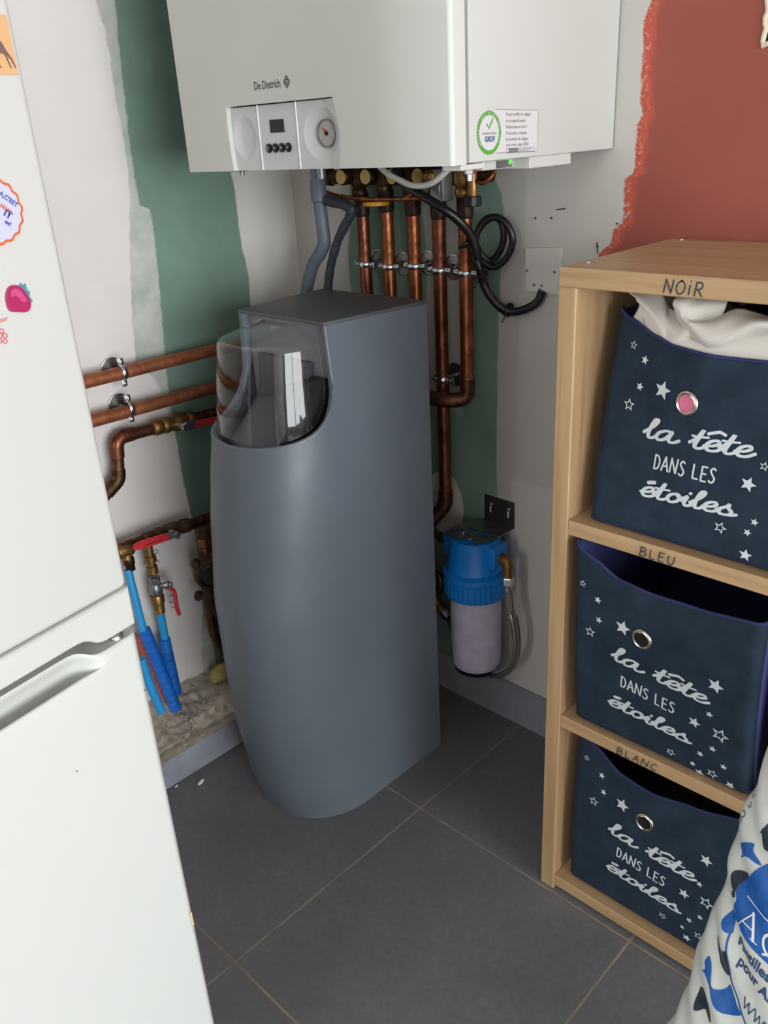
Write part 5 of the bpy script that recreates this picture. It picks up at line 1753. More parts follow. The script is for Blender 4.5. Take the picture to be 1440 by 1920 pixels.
# strokes of the hand-written and printed letters (x to the right, y up, cap height 1)
CAPS = {
    'N': [[(0, 0), (0.06, 1)], [(0.06, 1), (0.5, 0)], [(0.5, 0), (0.58, 1)]],
    'O': [[(0.3, 1), (0.05, 0.75), (0.02, 0.3), (0.25, 0), (0.52, 0.25), (0.55, 0.7), (0.33, 1), (0.25, 0.98)]],
    'I': [[(0.1, 0.72), (0.08, 0)], [(0.11, 0.98), (0.12, 1.02)]],
    'J': [[(0.1, 1), (0.1, 0)]],
    'R': [[(0.05, 0), (0.1, 1)], [(0.1, 1), (0.4, 0.97), (0.5, 0.75), (0.35, 0.52), (0.1, 0.45)], [(0.22, 0.47), (0.55, 0)]],
    'B': [[(0.05, 0), (0.08, 1)], [(0.0, 0.98), (0.35, 0.98), (0.45, 0.78), (0.3, 0.56), (0.1, 0.52)], [(0.1, 0.52), (0.4, 0.48), (0.52, 0.25), (0.35, 0.02), (0.0, 0.02)]],
    'L': [[(0.05, 1), (0.05, 0.02)], [(0.05, 0.02), (0.45, 0.02)]],
    'E': [[(0.05, 1), (0.05, 0)], [(0.05, 1), (0.45, 1)], [(0.05, 0.52), (0.38, 0.52)], [(0.05, 0.0), (0.45, 0.0)]],
    'U': [[(0.05, 1), (0.05, 0.3), (0.25, 0), (0.45, 0.25), (0.48, 1)]],
    'A': [[(0, 0), (0.28, 1)], [(0.28, 1), (0.55, 0)], [(0.1, 0.35), (0.46, 0.35)]],
    'C': [[(0.5, 0.85), (0.3, 1), (0.08, 0.75), (0.05, 0.3), (0.25, 0.0), (0.5, 0.15)]],
    'D': [[(0.05, 0), (0.05, 1)], [(0.05, 1), (0.35, 0.9), (0.48, 0.5), (0.35, 0.08), (0.05, 0)]],
    'S': [[(0.42, 0.9), (0.25, 1), (0.06, 0.8), (0.2, 0.55), (0.4, 0.3), (0.3, 0.03), (0.1, 0.0), (0.0, 0.1)]],
}
CW = {'N': 0.62, 'O': 0.6, 'I': 0.22, 'J': 0.2, 'R': 0.6, 'B': 0.58, 'L': 0.5, 'E': 0.52, 'U': 0.55, 'A': 0.58, 'C': 0.56, 'D': 0.54, 'S': 0.46}
SCRIPT = {
    'l': ([[(-0.1, 0.42), (0.32, 1.15), (0.46, 1.72), (0.33, 1.84), (0.22, 1.45), (0.17, 0.6), (0.23, 0.12), (0.42, 0.02), (0.66, 0.3)]], 0.58),
    'a': ([[(0.82, 0.86), (0.55, 1.0), (0.2, 0.74), (0.08, 0.3), (0.26, 0.0), (0.56, 0.2), (0.8, 0.84)], [(0.84, 0.96), (0.76, 0.32), (0.88, 0.02), (1.1, 0.06), (1.34, 0.34)]], 1.18),
    't': ([[(-0.1, 0.42), (0.18, 0.9), (0.36, 1.75), (0.24, 0.7), (0.22, 0.18), (0.40, 0.0), (0.62, 0.14), (0.78, 0.4)], [(-0.08, 1.1), (0.25, 1.08), (0.72, 1.16)]], 0.66),
    'e': ([[(-0.05, 0.36), (0.36, 0.46), (0.62, 0.74), (0.5, 1.0), (0.22, 0.84), (0.08, 0.4), (0.24, 0.02), (0.58, 0.04), (0.9, 0.4)]], 0.78),
    'o': ([[(0.52, 1.0), (0.2, 0.8), (0.08, 0.34), (0.3, 0.0), (0.62, 0.24), (0.68, 0.74), (0.5, 0.98), (0.6, 0.76), (0.94, 0.7)]], 0.84),
    'i': ([[(-0.05, 0.4), (0.22, 0.98), (0.16, 0.3), (0.28, 0.0), (0.5, 0.12), (0.66, 0.4)], [(0.28, 1.34), (0.34, 1.40)]], 0.54),
    's': ([[(-0.1, 0.3), (0.36, 0.88), (0.42, 1.08), (0.46, 0.72), (0.68, 0.34), (0.56, 0.02), (0.24, -0.02), (0.08, 0.12)], [(0.45, 0.0), (0.72, 0.04), (0.96, 0.22)]], 1.0),
    ' ': ([], 0.75),
}
def write_caps(bm, s, place, size, w, gap=0.18, jitter=0.0, xs=1.0, rnd=random.Random(5)):
    x, k_ = 0.0, 0
    for ch in s:
        dy, sl_ = rnd.uniform(-1, 1) * jitter, 0.08
        for st in CAPS[ch] if ch != ' ' else []:
            n0 = len(bm.verts)
            ribbon(bm, [((x + a + sl_ * b) * size * xs, (b + dy) * size) for a, b in st], w, place, smooth=len(st) > 3)
            k_ += 1
            nudge(bm, n0, k_ % 4)
        x += (CW.get(ch, 0.35)) + gap
    return x * size * xs
def write_script(bm, s, place, size, w, accents=(), xs=1.95):
    x, k_ = 0.0, 0
    for k, ch in enumerate(s):
        st, adv = SCRIPT[ch]
        for line in st:
            n0, k_ = len(bm.verts), k_ + 1
            ribbon(bm, [((x + a) * size * xs + 0.30 * b * size, b * size) for a, b in line], w * (0.85 if ch == 't' and line[0][1] > 1 else 1), place, pen=math.radians(5), n=7)
            nudge(bm, n0, k_ % 4)
        for kk, kind in accents:
            if kk == k:
                if kind == 'hat':
                    ribbon(bm, [((x + a) * size * xs + 0.30 * b * size, b * size) for a, b in ((-0.05, 1.50), (0.3, 1.74), (0.46, 1.80), (0.74, 1.62))], w * 0.7, place, n=7)
                else:
                    ribbon(bm, [((x + a) * size * xs + 0.30 * b * size, b * size) for a, b in ((0.2, 1.45), (0.34, 1.52), (0.55, 1.62))], w * 0.9, place, n=7)
        x += adv
    return x * size

def board_text(board, s, p0, p1, h, w):
    """hand lettering on the front edge of a board, from p0 to p1 (y, z)"""
    bm = NB()
    total = (sum(CW[c] for c in s) + 0.2 * (len(s) - 1))
    xs_ = (p0[0] - p1[0]) / (total * h)
    sl_ = (p1[1] - p0[1]) / (p0[0] - p1[0])
    write_caps(bm, s, lambda a, c: Vector((SX0 - 0.0013, p0[0] - a, p0[1] + a * sl_ + c)), h, w, 0.2, 0.06, xs_, random.Random(len(s)))
    obj('lettering', bm, 'ink', board, smooth=0, label='hand-written dark blue capitals')
board_text(top, 'NOIR', (0.4605, 1.0235), (0.4140, 1.0225), 0.0150, 0.0019)
SXK = SX0
board_text(mid, 'BLEU', (0.4655, 0.6840), (0.4170, 0.6835), 0.0125, 0.0016)
board_text(low, 'BLANC', (0.4770, 0.3500), (0.4130, 0.3505), 0.0115, 0.0014)

# ------------------------------------------------------------------ the three storage baskets
def rim_curve(u, ks):
    return interp(u, [k[0] for k in ks], [k[1] for k in ks])

def basket(name, label, zb, yl, yr, x_of, rim, stars, grommet, lines, inner_h):
    cx = 1.06
    t = thing(name, label, 'storage basket', (cx, (yl + yr) / 2, zb), group='navy star baskets in the shelf unit')
    W = yl - yr
    def front(u, v):                       # u 0..1 left to right, v 0..1 bottom to rim
        z = zb + (rim_curve(u, rim) - zb) * v
        x = x_of(u, v)
        rc = 0.014
        e = min(u, 1 - u) * W
        if e < rc:
            x += rc - math.sqrt(max(0, rc * rc - (rc - e) ** 2))
        if v < 0.03:
            x += 0.004 * (1 - v / 0.03) ** 2
        return Vector((x, yl - u * W, z))
    nu, nv = 56, 44
    bm = NB()
    grid(bm, nu, nv, front)
    bmesh.ops.recalc_face_normals(bm, faces=bm.faces[:])
    obj('front_panel', bm, 'fabric', t, smooth=80, solid=0.0025)
    bm = NB()
    XBk = 1.200
    zl, zr = rim_curve(0, rim) - 0.004, rim_curve(1, rim) - 0.004
    def sidef(y, zt, u):
        def f(a, b):
            p0_ = front(u, b)
            z = zb + (zt - zb) * b
            return Vector((p0_.x + (XBk - p0_.x) * a, y + 0.004 * math.sin(a * math.pi) * (1 if u < 0.5 else -1) * -1 * b, z))
        return f
    grid(bm, 16, 12, sidef(yl, zl, 0.0))
    grid(bm, 16, 12, sidef(yr, zr, 1.0))
    grid(bm, 12, 12, lambda a, b: Vector((XBk, yl - W * a, zb + (max(zl, zr) - zb) * b)))
    obj('side_panels', bm, 'fabric_side', t, smooth=60, solid=0.002)
    bm = NB(); box(bm, (x_of(0.5, 0) + 0.008, yr + 0.002, zb + 0.0005), (XBk - 0.001, yl - 0.002, zb + 0.0035))
    obj('base', bm, 'fabric_side', t, smooth=0)
    # stitched binding along the rim and the foot of the front
    bm = NB()
    def band(v0, v1, off):
        rr = [[], []]
        for k in range(nu + 1):
            for q, v_ in enumerate((v0, v1)):
                p = front(k / nu, v_)
                rr[q].append(bm.verts.new((p.x - off, p.y, p.z)))
        for k in range(nu):
            bm.faces.new((rr[0][k], rr[0][k + 1], rr[1][k + 1], rr[1][k]))
    rimp = [front(k / nu, 1.0) + Vector((0.0008, 0, 0)) for k in range(nu + 1)]
    tube(bm, rimp, 0.0022, 8)
    obj('rim_binding', bm, 'binding', t, smooth=70)
    bm = NB()
    footp = [front(k / nu, 0.0) + Vector((0.001, 0, 0.0035)) for k in range(nu + 1)]
    tube(bm, footp, 0.0032, 8)
    obj('foot_binding', bm, 'binding', t, smooth=70)
    def lift(off):
        def f(y, z):
            u = (yl - y) / W
            zr_ = rim_curve(min(1, max(0, u)), rim)
            v = (z - zb) / (zr_ - zb)
            p = front(min(1, max(0, u)), v)
            e = 0.004
            pu = front(min(1, u + e), v) - front(max(0, u - e), v)
            pv = front(u, v + e) - front(u, v - e)
            n = pu.cross(pv).normalized()
            if n.x > 0:
                n = -n
            return p + n * off
        return f
    li = lift(0.0009)
    # printed stars
    for sy, sz, r, hollow, rot in stars:
        pl = star(sy, sz, r, rot)
        pl = [(sy - (a - sy), c) for a, c in pl]
        bm = NB()
        if hollow:
            hl = star(sy, sz, r * 0.62, rot)
            decal(bm, pl, li, 0.006, holes=[[(sy - (a - sy), c) for a, c in hl]])
        else:
            decal(bm, pl, li, 0.006)
        obj('star', bm, 'silver_print', t, smooth=0)
    # lettering in three lines: ((y, z) of the first letter, slope, size)
    bm = NB()
    for kind, s, (ly, lz), slope, size, w, acc in lines:
        pl = lambda a, c, ly=ly, lz=lz, slope=slope: li(ly - a, lz + slope * a + c)
        if kind == 'script':
            write_script(bm, s, pl, size, w, acc)
        else:
            write_caps(bm, s, pl, size, w, 0.16, 0.04, 0.86, random.Random(11))
    obj('lettering', bm, 'silver_print', t, smooth=0, label='silver-grey lettering LA TETE DANS LES ETOILES')
    # eyelet
    gy, gz, gr = grommet
    c0 = li(gy, gz)
    n = (li(gy, gz) - lift(0.0)(gy, gz)).normalized()
    bm = NB()
    lathe(bm, [(gr, 0.0), (gr, 0.0012), (gr * 0.92, 0.0032), (gr * 0.80, 0.0040), (gr * 0.69, 0.0030), (gr * 0.66, 0.0)], c0 - n * 0.0005, n, 36)
    for f in [f for f in bm.faces if len(f.verts) > 4]:
        bm.faces.remove(f)
    g = obj('eyelet', bm, 'nickel', t, smooth=50)
    bm = NB()
    lathe(bm, [(gr * 0.68, 0), (gr * 0.68, 0.0006), (0, 0.0006)], c0 - n * 0.0002, n, 30)
    obj('opening', bm, 'pink' if name == 'x' or inner_h == 'pink' else 'hole', g, smooth=0)
    return t, front

# top basket: pulled back at its left, full of linen
BT1 = [(0.0, 0.985), (0.10, 0.975), (0.25, 0.962), (0.36, 0.955), (0.6, 0.953), (1.0, 0.956)]
def x1(u, v):
    return 0.943 - 0.006 * math.sin(math.pi * v) * u + 0.050 * (v ** 1.3) * max(0, 1 - u / 0.55) ** 1.2 - 0.003 * u
b1, f1 = basket('storage_basket', 'top navy basket of the shelf, full of crumpled white linen', 0.7045, 0.555, 0.287, x1, BT1,
    [(0.5176, 0.9457, 0.0058, 1, 0.1), (0.4966, 0.9312, 0.0060, 0, 0.2), (0.4987, 0.8977, 0.0058, 0, 0.3), (0.5114, 0.8721, 0.0088, 1, 0.0), (0.4638, 0.9006, 0.0122, 0, 0.2), (0.3412, 0.8114, 0.0100, 0, 0.3), (0.3688, 0.7467, 0.0085, 1, 0.3), (0.3287, 0.7659, 0.0052, 0, 0.2), (0.3356, 0.7501, 0.0052, 0, 0.4), (0.3351, 0.7195, 0.0085, 0, 0.1), (0.3257, 0.8374, 0.0060, 1, 0.2)], (0.4268, 0.8928, 0.0160), [('script', 'la tete', (0.483, 0.8378), 0.045, 0.0134, 0.0056, ((4, 'hat'),)), ('caps', 'DANS LES', (0.464, 0.8006), 0.02, 0.0186, 0.0024, ()), ('script', 'etoiles', (0.4795, 0.7607), 0.045, 0.0128, 0.0055, ((0, 'acute'),))], 'pink')
BT2 = [(0.0, 0.675), (0.12, 0.662), (0.28, 0.644), (0.45, 0.641), (0.7, 0.645), (1.0, 0.655)]
def x2(u, v):
    return 0.937 - 0.026 * math.sin(math.pi * min(1, v * 0.62)) * (0.25 + 0.75 * u) - 0.012 * v
b2_, f2 = basket('storage_basket', 'middle navy basket of the shelf, nearly empty, its lip folded outwards', 0.3705, 0.560, 0.287, x2, BT2,
    [(0.5419, 0.6176, 0.0058, 1, 0.1), (0.5164, 0.6008, 0.0060, 0, 0.2), (0.5137, 0.5689, 0.0058, 0, 0.3), (0.5280, 0.5428, 0.0088, 1, 0.0), (0.4751, 0.5733, 0.0122, 0, 0.2), (0.3384, 0.5443, 0.0115, 0, 0.3), (0.3441, 0.4933, 0.0054, 0, 0.2), (0.3644, 0.4675, 0.0092, 0, 0.3), (0.3285, 0.4651, 0.0125, 1, 0.3), (0.3378, 0.4341, 0.0056, 0, 0.2), (0.3549, 0.4140, 0.0055, 0, 0.4), (0.3654, 0.3880, 0.0048, 0, 0.3), (0.3221, 0.4096, 0.0056, 0, 0.1), (0.3980, 0.3904, 0.0070, 1, 0.5), (0.3374, 0.3860, 0.0084, 1, 0.4), (0.3554, 0.3760, 0.0076, 0, 0.3), (0.3124, 0.3800, 0.0070, 0, 0.6)], (0.4448, 0.5684, 0.0155), [('script', 'la tete', (0.4905, 0.514), -0.045, 0.0134, 0.0056, ((4, 'hat'),)), ('caps', 'DANS LES', (0.4765, 0.4722), -0.07, 0.0186, 0.0024, ()), ('script', 'etoiles', (0.497, 0.4283), -0.035, 0.0128, 0.0055, ((0, 'acute'),))], 'dark')
BT3 = [(0.0, 0.340), (0.12, 0.321), (0.30, 0.296), (0.5, 0.291), (0.75, 0.304), (1.0, 0.322)]
def x3(u, v):
    return 0.943 - 0.010 * math.sin(math.pi * v) * (0.4 + 0.6 * u) + 0.012 * v * max(0, 1 - u / 0.4)
b3_, f3 = basket('storage_basket', 'bottom navy basket of the shelf, standing on the lowest board', 0.0345, 0.560, 0.287, x3, BT3,
    [(0.5376, 0.2920, 0.0052, 1, 0.1), (0.5081, 0.2758, 0.0060, 0, 0.2), (0.5020, 0.2477, 0.0056, 0, 0.3), (0.5177, 0.2202, 0.0088, 1, 0.0), (0.4678, 0.2449, 0.0122, 0, 0.2), (0.3302, 0.2297, 0.0100, 0, 0.3), (0.3344, 0.1815, 0.0054, 0, 0.2), (0.3555, 0.1467, 0.0092, 0, 0.3), (0.3214, 0.1536, 0.0115, 1, 0.3), (0.3279, 0.1178, 0.0052, 0, 0.2), (0.3436, 0.0984, 0.0054, 0, 0.4), (0.3533, 0.0740, 0.0045, 0, 0.3), (0.3857, 0.0725, 0.0068, 1, 0.5), (0.3453, 0.0559, 0.0072, 0, 0.3), (0.3275, 0.0759, 0.0080, 1, 0.2)], (0.4285, 0.2374, 0.0150), [('script', 'la tete', (0.4855, 0.18), 0.0, 0.0134, 0.0056, ((4, 'hat'),)), ('caps', 'DANS LES', (0.4695, 0.1422), -0.06, 0.0186, 0.0024, ()), ('script', 'etoiles', (0.486, 0.1028), -0.02, 0.0128, 0.0055, ((0, 'acute'),))], 'dark')

# ------------------------------------------------------------------ linen in the top basket
t = thing('white_linen', 'crumpled white linen heaped over the rim of the top basket', 'linen', (1.05, 0.42, 0.75))
def loft(curves, nu, nv):
    """smooth surface through rows of control points"""
    rows_ = [smoothpath(c, max(1, nu // (len(c) - 1))) for c in curves]
    m = min(len(r) for r in rows_)
    out = []
    for k in range(m):
        out.append(smoothpath([r[k] for r in rows_], max(1, nv // (len(curves) - 1))))
    bm = NB()
    g = [[bm.verts.new(p) for p in r] for r in out]
    for a, b in zip(g, g[1:]):
        for k in range(len(a) - 1):
            bm.faces.new((a[k], a[k + 1], b[k + 1], b[k]))
    return bm
# inner heap filling the basket mouth
def heap(u, v):
    y = 0.545 - 0.245 * u
    x = 0.978 + 0.036 * max(0, 1 - u / 0.5) + 0.17 * v
    z = 0.948 + 0.050 * math.sin(math.pi * min(1, v * 1.1)) * (0.75 + 0.25 * math.sin(u * 9)) + 0.012 * noise.noise(Vector((u * 6, v * 5, 2)))
    z -= 0.05 * max(0, 0.06 - u) / 0.06
    return Vector((x + 0.01 * noise.noise(Vector((u * 8, v * 4, 7))), y, min(1.010, z) - 0.022 * max(0, u - 0.5) * 2 * v))
bm = NB(); grid(bm, 60, 30, heap)
obj('heap', bm, 'white_cloth', t, smooth=80, solid=0.002)
def tuck(pts_, off=0.008):
    """keep the cloth behind the basket lip"""
    out = []
    for x, y, z in pts_:
        u = min(1, max(0, (0.555 - y) / 0.268))
        lim = x1(u, 1.0) + off
        out.append((max(x, lim), y, z))
    return out
h1 = [(0.968, 0.520, 0.995), (0.962, 0.505, 0.985), (0.958, 0.487, 0.976), (0.953, 0.470, 0.958), (0.954, 0.458, 0.962), (0.962, 0.442, 0.974)]
t1 = [(1.010, 0.552, 1.003), (1.008, 0.535, 1.006), (1.006, 0.515, 1.007), (1.004, 0.501, 1.004), (1.000, 0.488, 0.990), (0.995, 0.468, 0.985)]
m1 = [(0.985, 0.538, 1.003), (0.982, 0.520, 0.998), (0.984, 0.501, 0.990), (0.980, 0.484, 0.982), (0.976, 0.472, 0.975), (0.978, 0.452, 0.980)]
u1 = [(0.975, 0.530, 0.975), (0.972, 0.512, 0.968), (0.968, 0.490, 0.962), (0.966, 0.472, 0.950), (0.968, 0.456, 0.952), (0.974, 0.440, 0.962)]
bm = loft([tuck(q) for q in (u1, h1, m1, t1)], 30, 18)
lf_ = obj('left_fold', bm, 'white_cloth', t, smooth=80, solid=0.0022)
bm = NB(); tube(bm, smoothpath([(x - 0.001, y, z) for x, y, z in tuck(h1)], 8), 0.0013, 8)
obj('hem', bm, 'white_cloth', lf_, smooth=80)
cr = [(0.982, 0.466, 0.999), (0.986, 0.456, 0.992), (0.984, 0.446, 0.978), (0.984, 0.430, 0.982), (0.984, 0.414, 0.990), (0.986, 0.397, 0.999), (0.988, 0.378, 0.996), (0.988, 0.358, 0.992), (0.990, 0.325, 0.990)]
h2 = [(0.952, 0.464, 1.000), (0.948, 0.456, 0.993), (0.944, 0.444, 0.984), (0.942, 0.430, 0.976), (0.941, 0.416, 0.969), (0.942, 0.400, 0.971), (0.944, 0.380, 0.981), (0.946, 0.358, 0.990), (0.950, 0.320, 0.993)]
b2c = [(p[0] + 0.008 + 0.010 * (k in (3, 4, 5, 6)), q[1] * 0.5 + p[1] * 0.5, (p[2] + q[2]) / 2 + 0.004) for k, (p, q) in enumerate(zip(h2, cr))]
u2 = [(p[0] + 0.022, p[1], p[2] - 0.014) for p in h2]
bm = loft([tuck(q) for q in (u2, h2, b2c, cr)], 40, 18)
rf_ = obj('right_fold', bm, 'white_cloth', t, smooth=80, solid=0.0022)
bm = NB(); tube(bm, smoothpath([(x - 0.001, y, z) for x, y, z in tuck(h2)], 8), 0.0014, 8)
obj('hem', bm, 'white_cloth', rf_, smooth=80)
w0 = [(0.955, 0.464, 0.999), (0.962, 0.456, 0.990), (0.972, 0.446, 0.978), (0.980, 0.432, 0.982), (0.984, 0.414, 0.990)]
w1 = [(0.962, 0.466, 1.006), (0.965, 0.454, 1.005), (0.966, 0.444, 1.000), (0.974, 0.430, 1.001), (0.988, 0.412, 1.003)]
w2 = [(1.000, 0.468, 1.011), (1.000, 0.454, 1.012), (1.000, 0.442, 1.011), (1.002, 0.430, 1.010), (1.004, 0.416, 1.008)]
bm = loft([tuck(q) for q in (w0, w1, w2)], 24, 16)
obj('middle_roll', bm, 'white_cloth', t, smooth=80, solid=0.0022)
g0 = [(0.952, 0.505, 0.962), (0.950, 0.480, 0.952), (0.948, 0.455, 0.950), (0.948, 0.425, 0.948), (0.948, 0.395, 0.948), (0.950, 0.350, 0.950), (0.952, 0.305, 0.952)]
g1 = [(0.968, 0.515, 0.982), (0.966, 0.482, 0.962), (0.964, 0.455, 0.962), (0.962, 0.425, 0.960), (0.962, 0.395, 0.966), (0.962, 0.350, 0.976), (0.966, 0.305, 0.978)]
g2 = [(0.990, 0.520, 0.990), (0.988, 0.486, 0.975), (0.986, 0.455, 0.972), (0.986, 0.425, 0.972), (0.986, 0.395, 0.980), (0.986, 0.350, 0.984), (0.988, 0.305, 0.985)]
bm = loft([tuck(q) for q in (g0, g1, g2)], 40, 12)
obj('lower_layer', bm, 'white_cloth', t, smooth=80, solid=0.002)
bm = NB()
def burg(u, v):
    y = 0.41 - 0.115 * u
    return Vector((1.02 + 0.10 * v, y, 0.9985 + 0.010 * math.sin(u * 3.1) * (1 - 0.5 * v) + 0.004 * noise.noise(Vector((u * 5, v * 5, 0)))))
grid(bm, 24, 16, burg)
tag(obj('burgundy_cloth', bm, 'burgundy', smooth=80, solid=0.003), 'dark red cloth tucked behind the white linen in the top basket', 'cloth')
for nm, lab, z0, z1, zc in (('dark_laundry', 'dark laundry lying in the bottom basket', 0.0395, 0.24, 0.18),):
    bm = NB()
    def lump(u, v, z0=z0, z1=z1):
        a, b = u * 2 * math.pi, v
        r = math.sin(math.pi * (0.06 + 0.88 * b))
        c = -math.cos(math.pi * (0.06 + 0.88 * b))
        k = 1 + 0.18 * noise.noise(Vector((math.cos(a) * 2, math.sin(a) * 2, b * 3 + z0)))
        return Vector((1.075 + 0.100 * r * math.cos(a) * min(1, k), 0.425 + 0.110 * r * math.sin(a) * min(1, k), z0 + (z1 - z0) * (c + 1) / 2 * (0.9 + 0.1 * k)))
    grid(bm, 40, 20, lump)
    bmesh.ops.remove_doubles(bm, verts=bm.verts, dist=0.0005)
    tag(obj(nm, bm, 'dark_cloth', smooth=80), lab, 'laundry')

# ------------------------------------------------------------------ bag of salt tablets
BA = Vector((0.70, 0.192, 0.377))
BE1, BE2, BN = [Vector(v) for v in [[-0.3811, -0.9239, -0.0341], [0.1796, -0.1102, 0.9776], [-0.9069, 0.3664, 0.2079]]]
S0, S1, T0, T1 = -0.080, 0.325, -0.383, 0.330
t = thing('salt_bag', 'white printed sack of salt tablets standing before the shelf unit', 'bag', tuple(BA + BE2 * T0 + BE1 * 0.13))
def bag_pt(s, tt, side=1):
    u = (s - S0) / (S1 - S0) * 2 - 1
    v = (tt - T0) / (T1 - T0) * 2 - 1
    u_, v_ = min(1, abs(u)), min(1, abs(v))
    f = (1 - u_ ** 5) ** 0.55 * (1 - v_ ** 7) ** 0.6
    d = 0.052 * f
    wr = 0.0
    if side > 0:
        fold = max(0, 1 - (1 + u) / 0.55) * (1 - 0.3 * v_)
        wr = (0.0075 * math.sin(tt * 110 + s * 70 + 2 * noise.noise(Vector((s * 9, tt * 9, 0)))) * fold
              + 0.0045 * noise.noise(Vector((s * 22 + tt * 9, tt * 14, 3))) + 0.0015 * noise.noise(Vector((s * 70, tt * 60, 5)))) * (1 - u_ ** 6)
    # the outline wavers a little
    s2 = s + 0.0035 * math.sin(tt * 38 + 1.0) * u_ ** 4 + 0.002 * math.sin(tt * 90) * u_ ** 6
    s2 -= 0.016 * max(0, v + 0.1) * max(0, -u)
    return BA + BE1 * s2 + BE2 * tt + BN * (-0.052 + side * d + wr)
bm = NB()
nu, nv = 90, 130
fz = grid(bm, nu, nv, lambda a, b: bag_pt(S0 + (S1 - S0) * a, T0 + (T1 - T0) * b, 1))
bz = grid(bm, nu, nv, lambda a, b: bag_pt(S0 + (S1 - S0) * a, T0 + (T1 - T0) * b, -1))
bmesh.ops.remove_doubles(bm, verts=bm.verts, dist=0.0006)
for v in bm.verts:
    v.co.z = max(v.co.z, 0.001)
bmesh.ops.recalc_face_normals(bm, faces=bm.faces[:])
obj('sack', bm, 'bag', t, smooth=70)
def blift(off=0.0008):
    def f(s, tt):
        e = 0.002
        p = bag_pt(s, tt)
        n = (bag_pt(s + e, tt) - bag_pt(s - e, tt)).cross(bag_pt(s, tt + e) - bag_pt(s, tt - e)).normalized()
        if n.dot(BN) < 0:
            n = -n
        q = p + n * off
        return q
    return f
bl1, bl2 = blift(0.0009), blift(0.0017)
def smooth2(poly, n=4):
    return [(p.x, p.y) for p in smoothpath([(a, b, 0) for a, b in poly], n, True)]
bm = NB()
decal(bm, smooth2([(-0.051, 0.077), (-0.049, 0.085), (-0.051, 0.096), (-0.047, 0.102), (-0.035, 0.112), (-0.032, 0.106), (-0.018, 0.101), (-0.024, 0.098), (-0.032, 0.097), (-0.039, 0.093), (-0.044, 0.085)], 3), bl1, 0.006)
big = [(0.015, 0.125), (-0.001, 0.118), (-0.013, 0.107), (-0.021, 0.091), (-0.026, 0.078), (-0.032, 0.068), (-0.035, 0.058), (-0.036, 0.048), (-0.032, 0.041), (-0.034, 0.032), (-0.037, 0.023), (-0.042, 0.01), (-0.043, 0.001), (-0.04, -0.004), (-0.034, -0.006), (-0.026, -0.001), (-0.029, 0.009), (-0.03, 0.018), (-0.024, 0.018), (-0.012, 0.017), (0.006, 0.014), (0.025, 0.014), (0.041, 0.016), (0.052, 0.037)]
decal(bm, smooth2(big, 4), bl1, 0.008)
decal(bm, smooth2([(-0.044, -0.064), (-0.043, -0.055), (-0.037, -0.058), (-0.03, -0.067), (-0.022, -0.078), (-0.013, -0.071), (-0.008, -0.061), (-0.006, -0.054), (0, -0.059), (0.01, -0.067), (0.019, -0.07), (0.006, -0.085), (-0.005, -0.091), (-0.015, -0.089), (-0.025, -0.079), (-0.036, -0.074), (-0.042, -0.076), (-0.039, -0.07)], 3), bl1, 0.006)
ribbon(bm, [(-0.03, 0.018), (-0.028, -0.002), (-0.023, -0.018), (-0.015, -0.031), (-0.007, -0.045), (0.003, -0.055), (0.016, -0.065), (0.028, -0.073)], 0.0022, bl1)
obj('blue_print', bm, 'bag_blue', t, smooth=0)
bm = NB()
for pg in ([(-0.05, 0.052), (-0.049, 0.061), (-0.038, 0.071), (-0.028, 0.077), (-0.033, 0.064), (-0.036, 0.054), (-0.037, 0.045), (-0.043, 0.046)], [(-0.042, 0.04), (-0.039, 0.046), (-0.035, 0.042), (-0.038, 0.038)],
           [(-0.042, -0.03), (-0.043, -0.022), (-0.035, -0.033), (-0.029, -0.032), (-0.022, -0.022), (-0.018, -0.026), (-0.013, -0.037), (-0.009, -0.044), (-0.017, -0.049), (-0.026, -0.048), (-0.033, -0.042)],
           [(-0.041, -0.118), (-0.041, -0.106), (-0.039, -0.099), (-0.029, -0.095), (-0.022, -0.099), (-0.015, -0.108), (-0.01, -0.119), (-0.017, -0.116), (-0.024, -0.114), (-0.031, -0.125), (-0.037, -0.129)],
           [(-0.03, 0.133), (-0.028, 0.143), (-0.023, 0.156), (-0.012, 0.134), (-0.015, 0.123), (-0.022, 0.12), (-0.027, 0.134)]):
    decal(bm, smooth2(pg, 3), blift(0.0012), 0.006)
    obj('navy_print', bm, 'bag_navy', t, smooth=0)
    bm = NB()
for k, (x, y) in enumerate([(-0.065, 0.164), (-0.065, 0.159), (-0.066, 0.153), (-0.067, 0.148), (-0.064, 0.136), (-0.064, 0.122), (-0.064, 0.114), (-0.065, 0.108)]):
    ribbon(bm, [(x + 0.0030 * math.cos(a), y + 0.0028 * math.sin(a)) for a in [math.radians(40 + 45 * q + k * 50) for q in range(6)]], 0.0010, bl1)
obj('side_lettering', bm, 'bag_navy', t, smooth=0)
bm = NB()
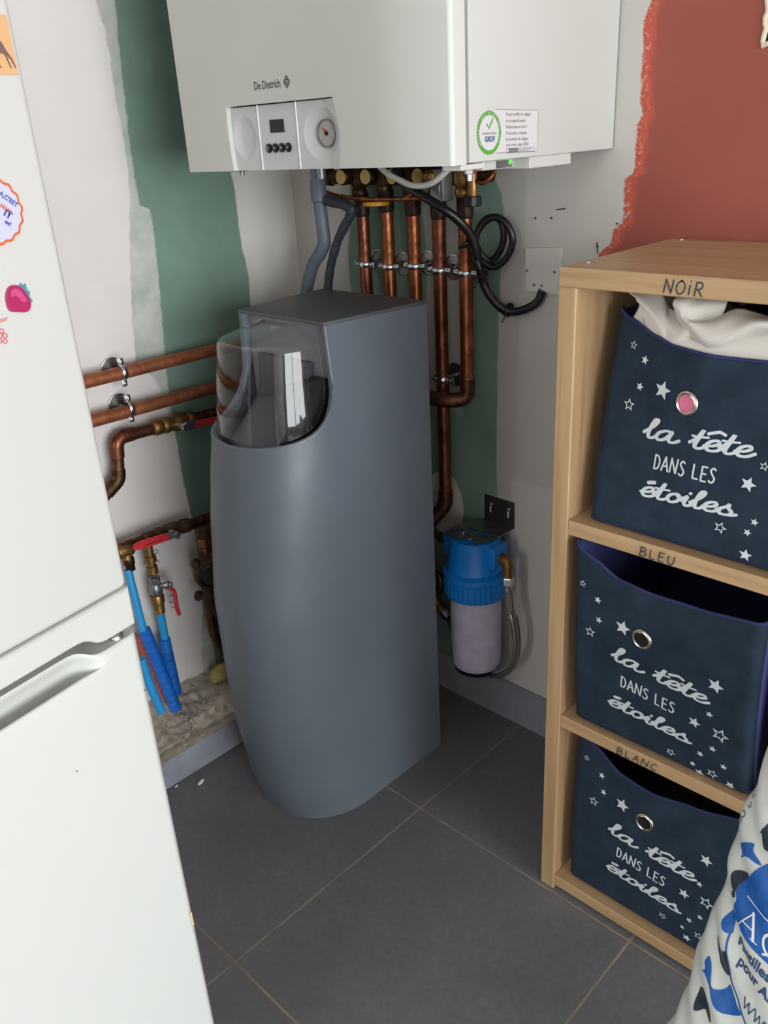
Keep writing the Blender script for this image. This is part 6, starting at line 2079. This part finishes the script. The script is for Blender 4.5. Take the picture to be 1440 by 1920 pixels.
ax, ay = (-0.021, 0.022)
# serif capitals A and Q, and the thin line above them
H_ = 0.0255
def serif(bm, s_):
    for line, w in s_:
        ribbon(bm, [(ax + a * H_ * 1.22, ay + b * H_) for a, b in line], w * H_, bl2, smooth=len(line) > 2)
serif(bm, [([(0.08, 0.02), (0.46, 1.0)], 0.055), ([(0.44, 1.0), (0.80, 0.02)], 0.13), ([(0.22, 0.36), (0.66, 0.36)], 0.05),
           ([(-0.04, 0.01), (0.22, 0.01)], 0.045), ([(0.66, 0.01), (0.95, 0.01)], 0.045)])
serif(bm, [([(1.50, 1.0), (1.20, 0.84), (1.08, 0.5), (1.20, 0.14), (1.50, 0.0), (1.80, 0.14), (1.92, 0.5), (1.80, 0.84), (1.52, 1.0)], 0.11),
           ([(1.25, -0.12), (1.45, 0.02), (1.70, -0.14), (2.0, -0.32), (2.2, -0.28)], 0.09)])
l0, l1 = (-0.021, 0.056), (0.007, 0.057)
ribbon(bm, [l0, (l0[0] + (l1[0] - l0[0]) * 2, l0[1] + (l1[1] - l0[1]) * 2)], 0.0016, bl2)
obj('white_print', bm, 'bag_white', t, smooth=0, label='white serif capitals AQ on the blue print')
bm = NB()
for s_, p, sz, sl_ in (('Pastilles d', (-0.016, -0.004), 0.0172, 0.0), ('pour AD', (-0.007, -0.023), 0.0172, 0.0)):
    textbm(bm, s_, sz, lambda a, c, p=p: bl1(p[0] + a, p[1] + c), bold=0.0005, xscale=0.92)
p = (0.016, -0.058)
for k in range(3):
    for line in ([(0, 1), (0.3, 0)], [(0.3, 0), (0.55, 0.9)], [(0.55, 0.9), (0.85, 0)], [(0.85, 0), (1.15, 1)]):
        ribbon(bm, [(p[0] + 0.0125 * (k * 1.25 + a), p[1] + 0.0125 * b) for a, b in line], 0.0014, bl1)
decal(bm, circle2(p[0] + 0.0125 * 3.85, p[1] + 0.001, 0.0012, 10), bl1)
obj('lettering', bm, 'bag_text', t, smooth=0, label='dark blue lettering Pastilles, pour AD, www')
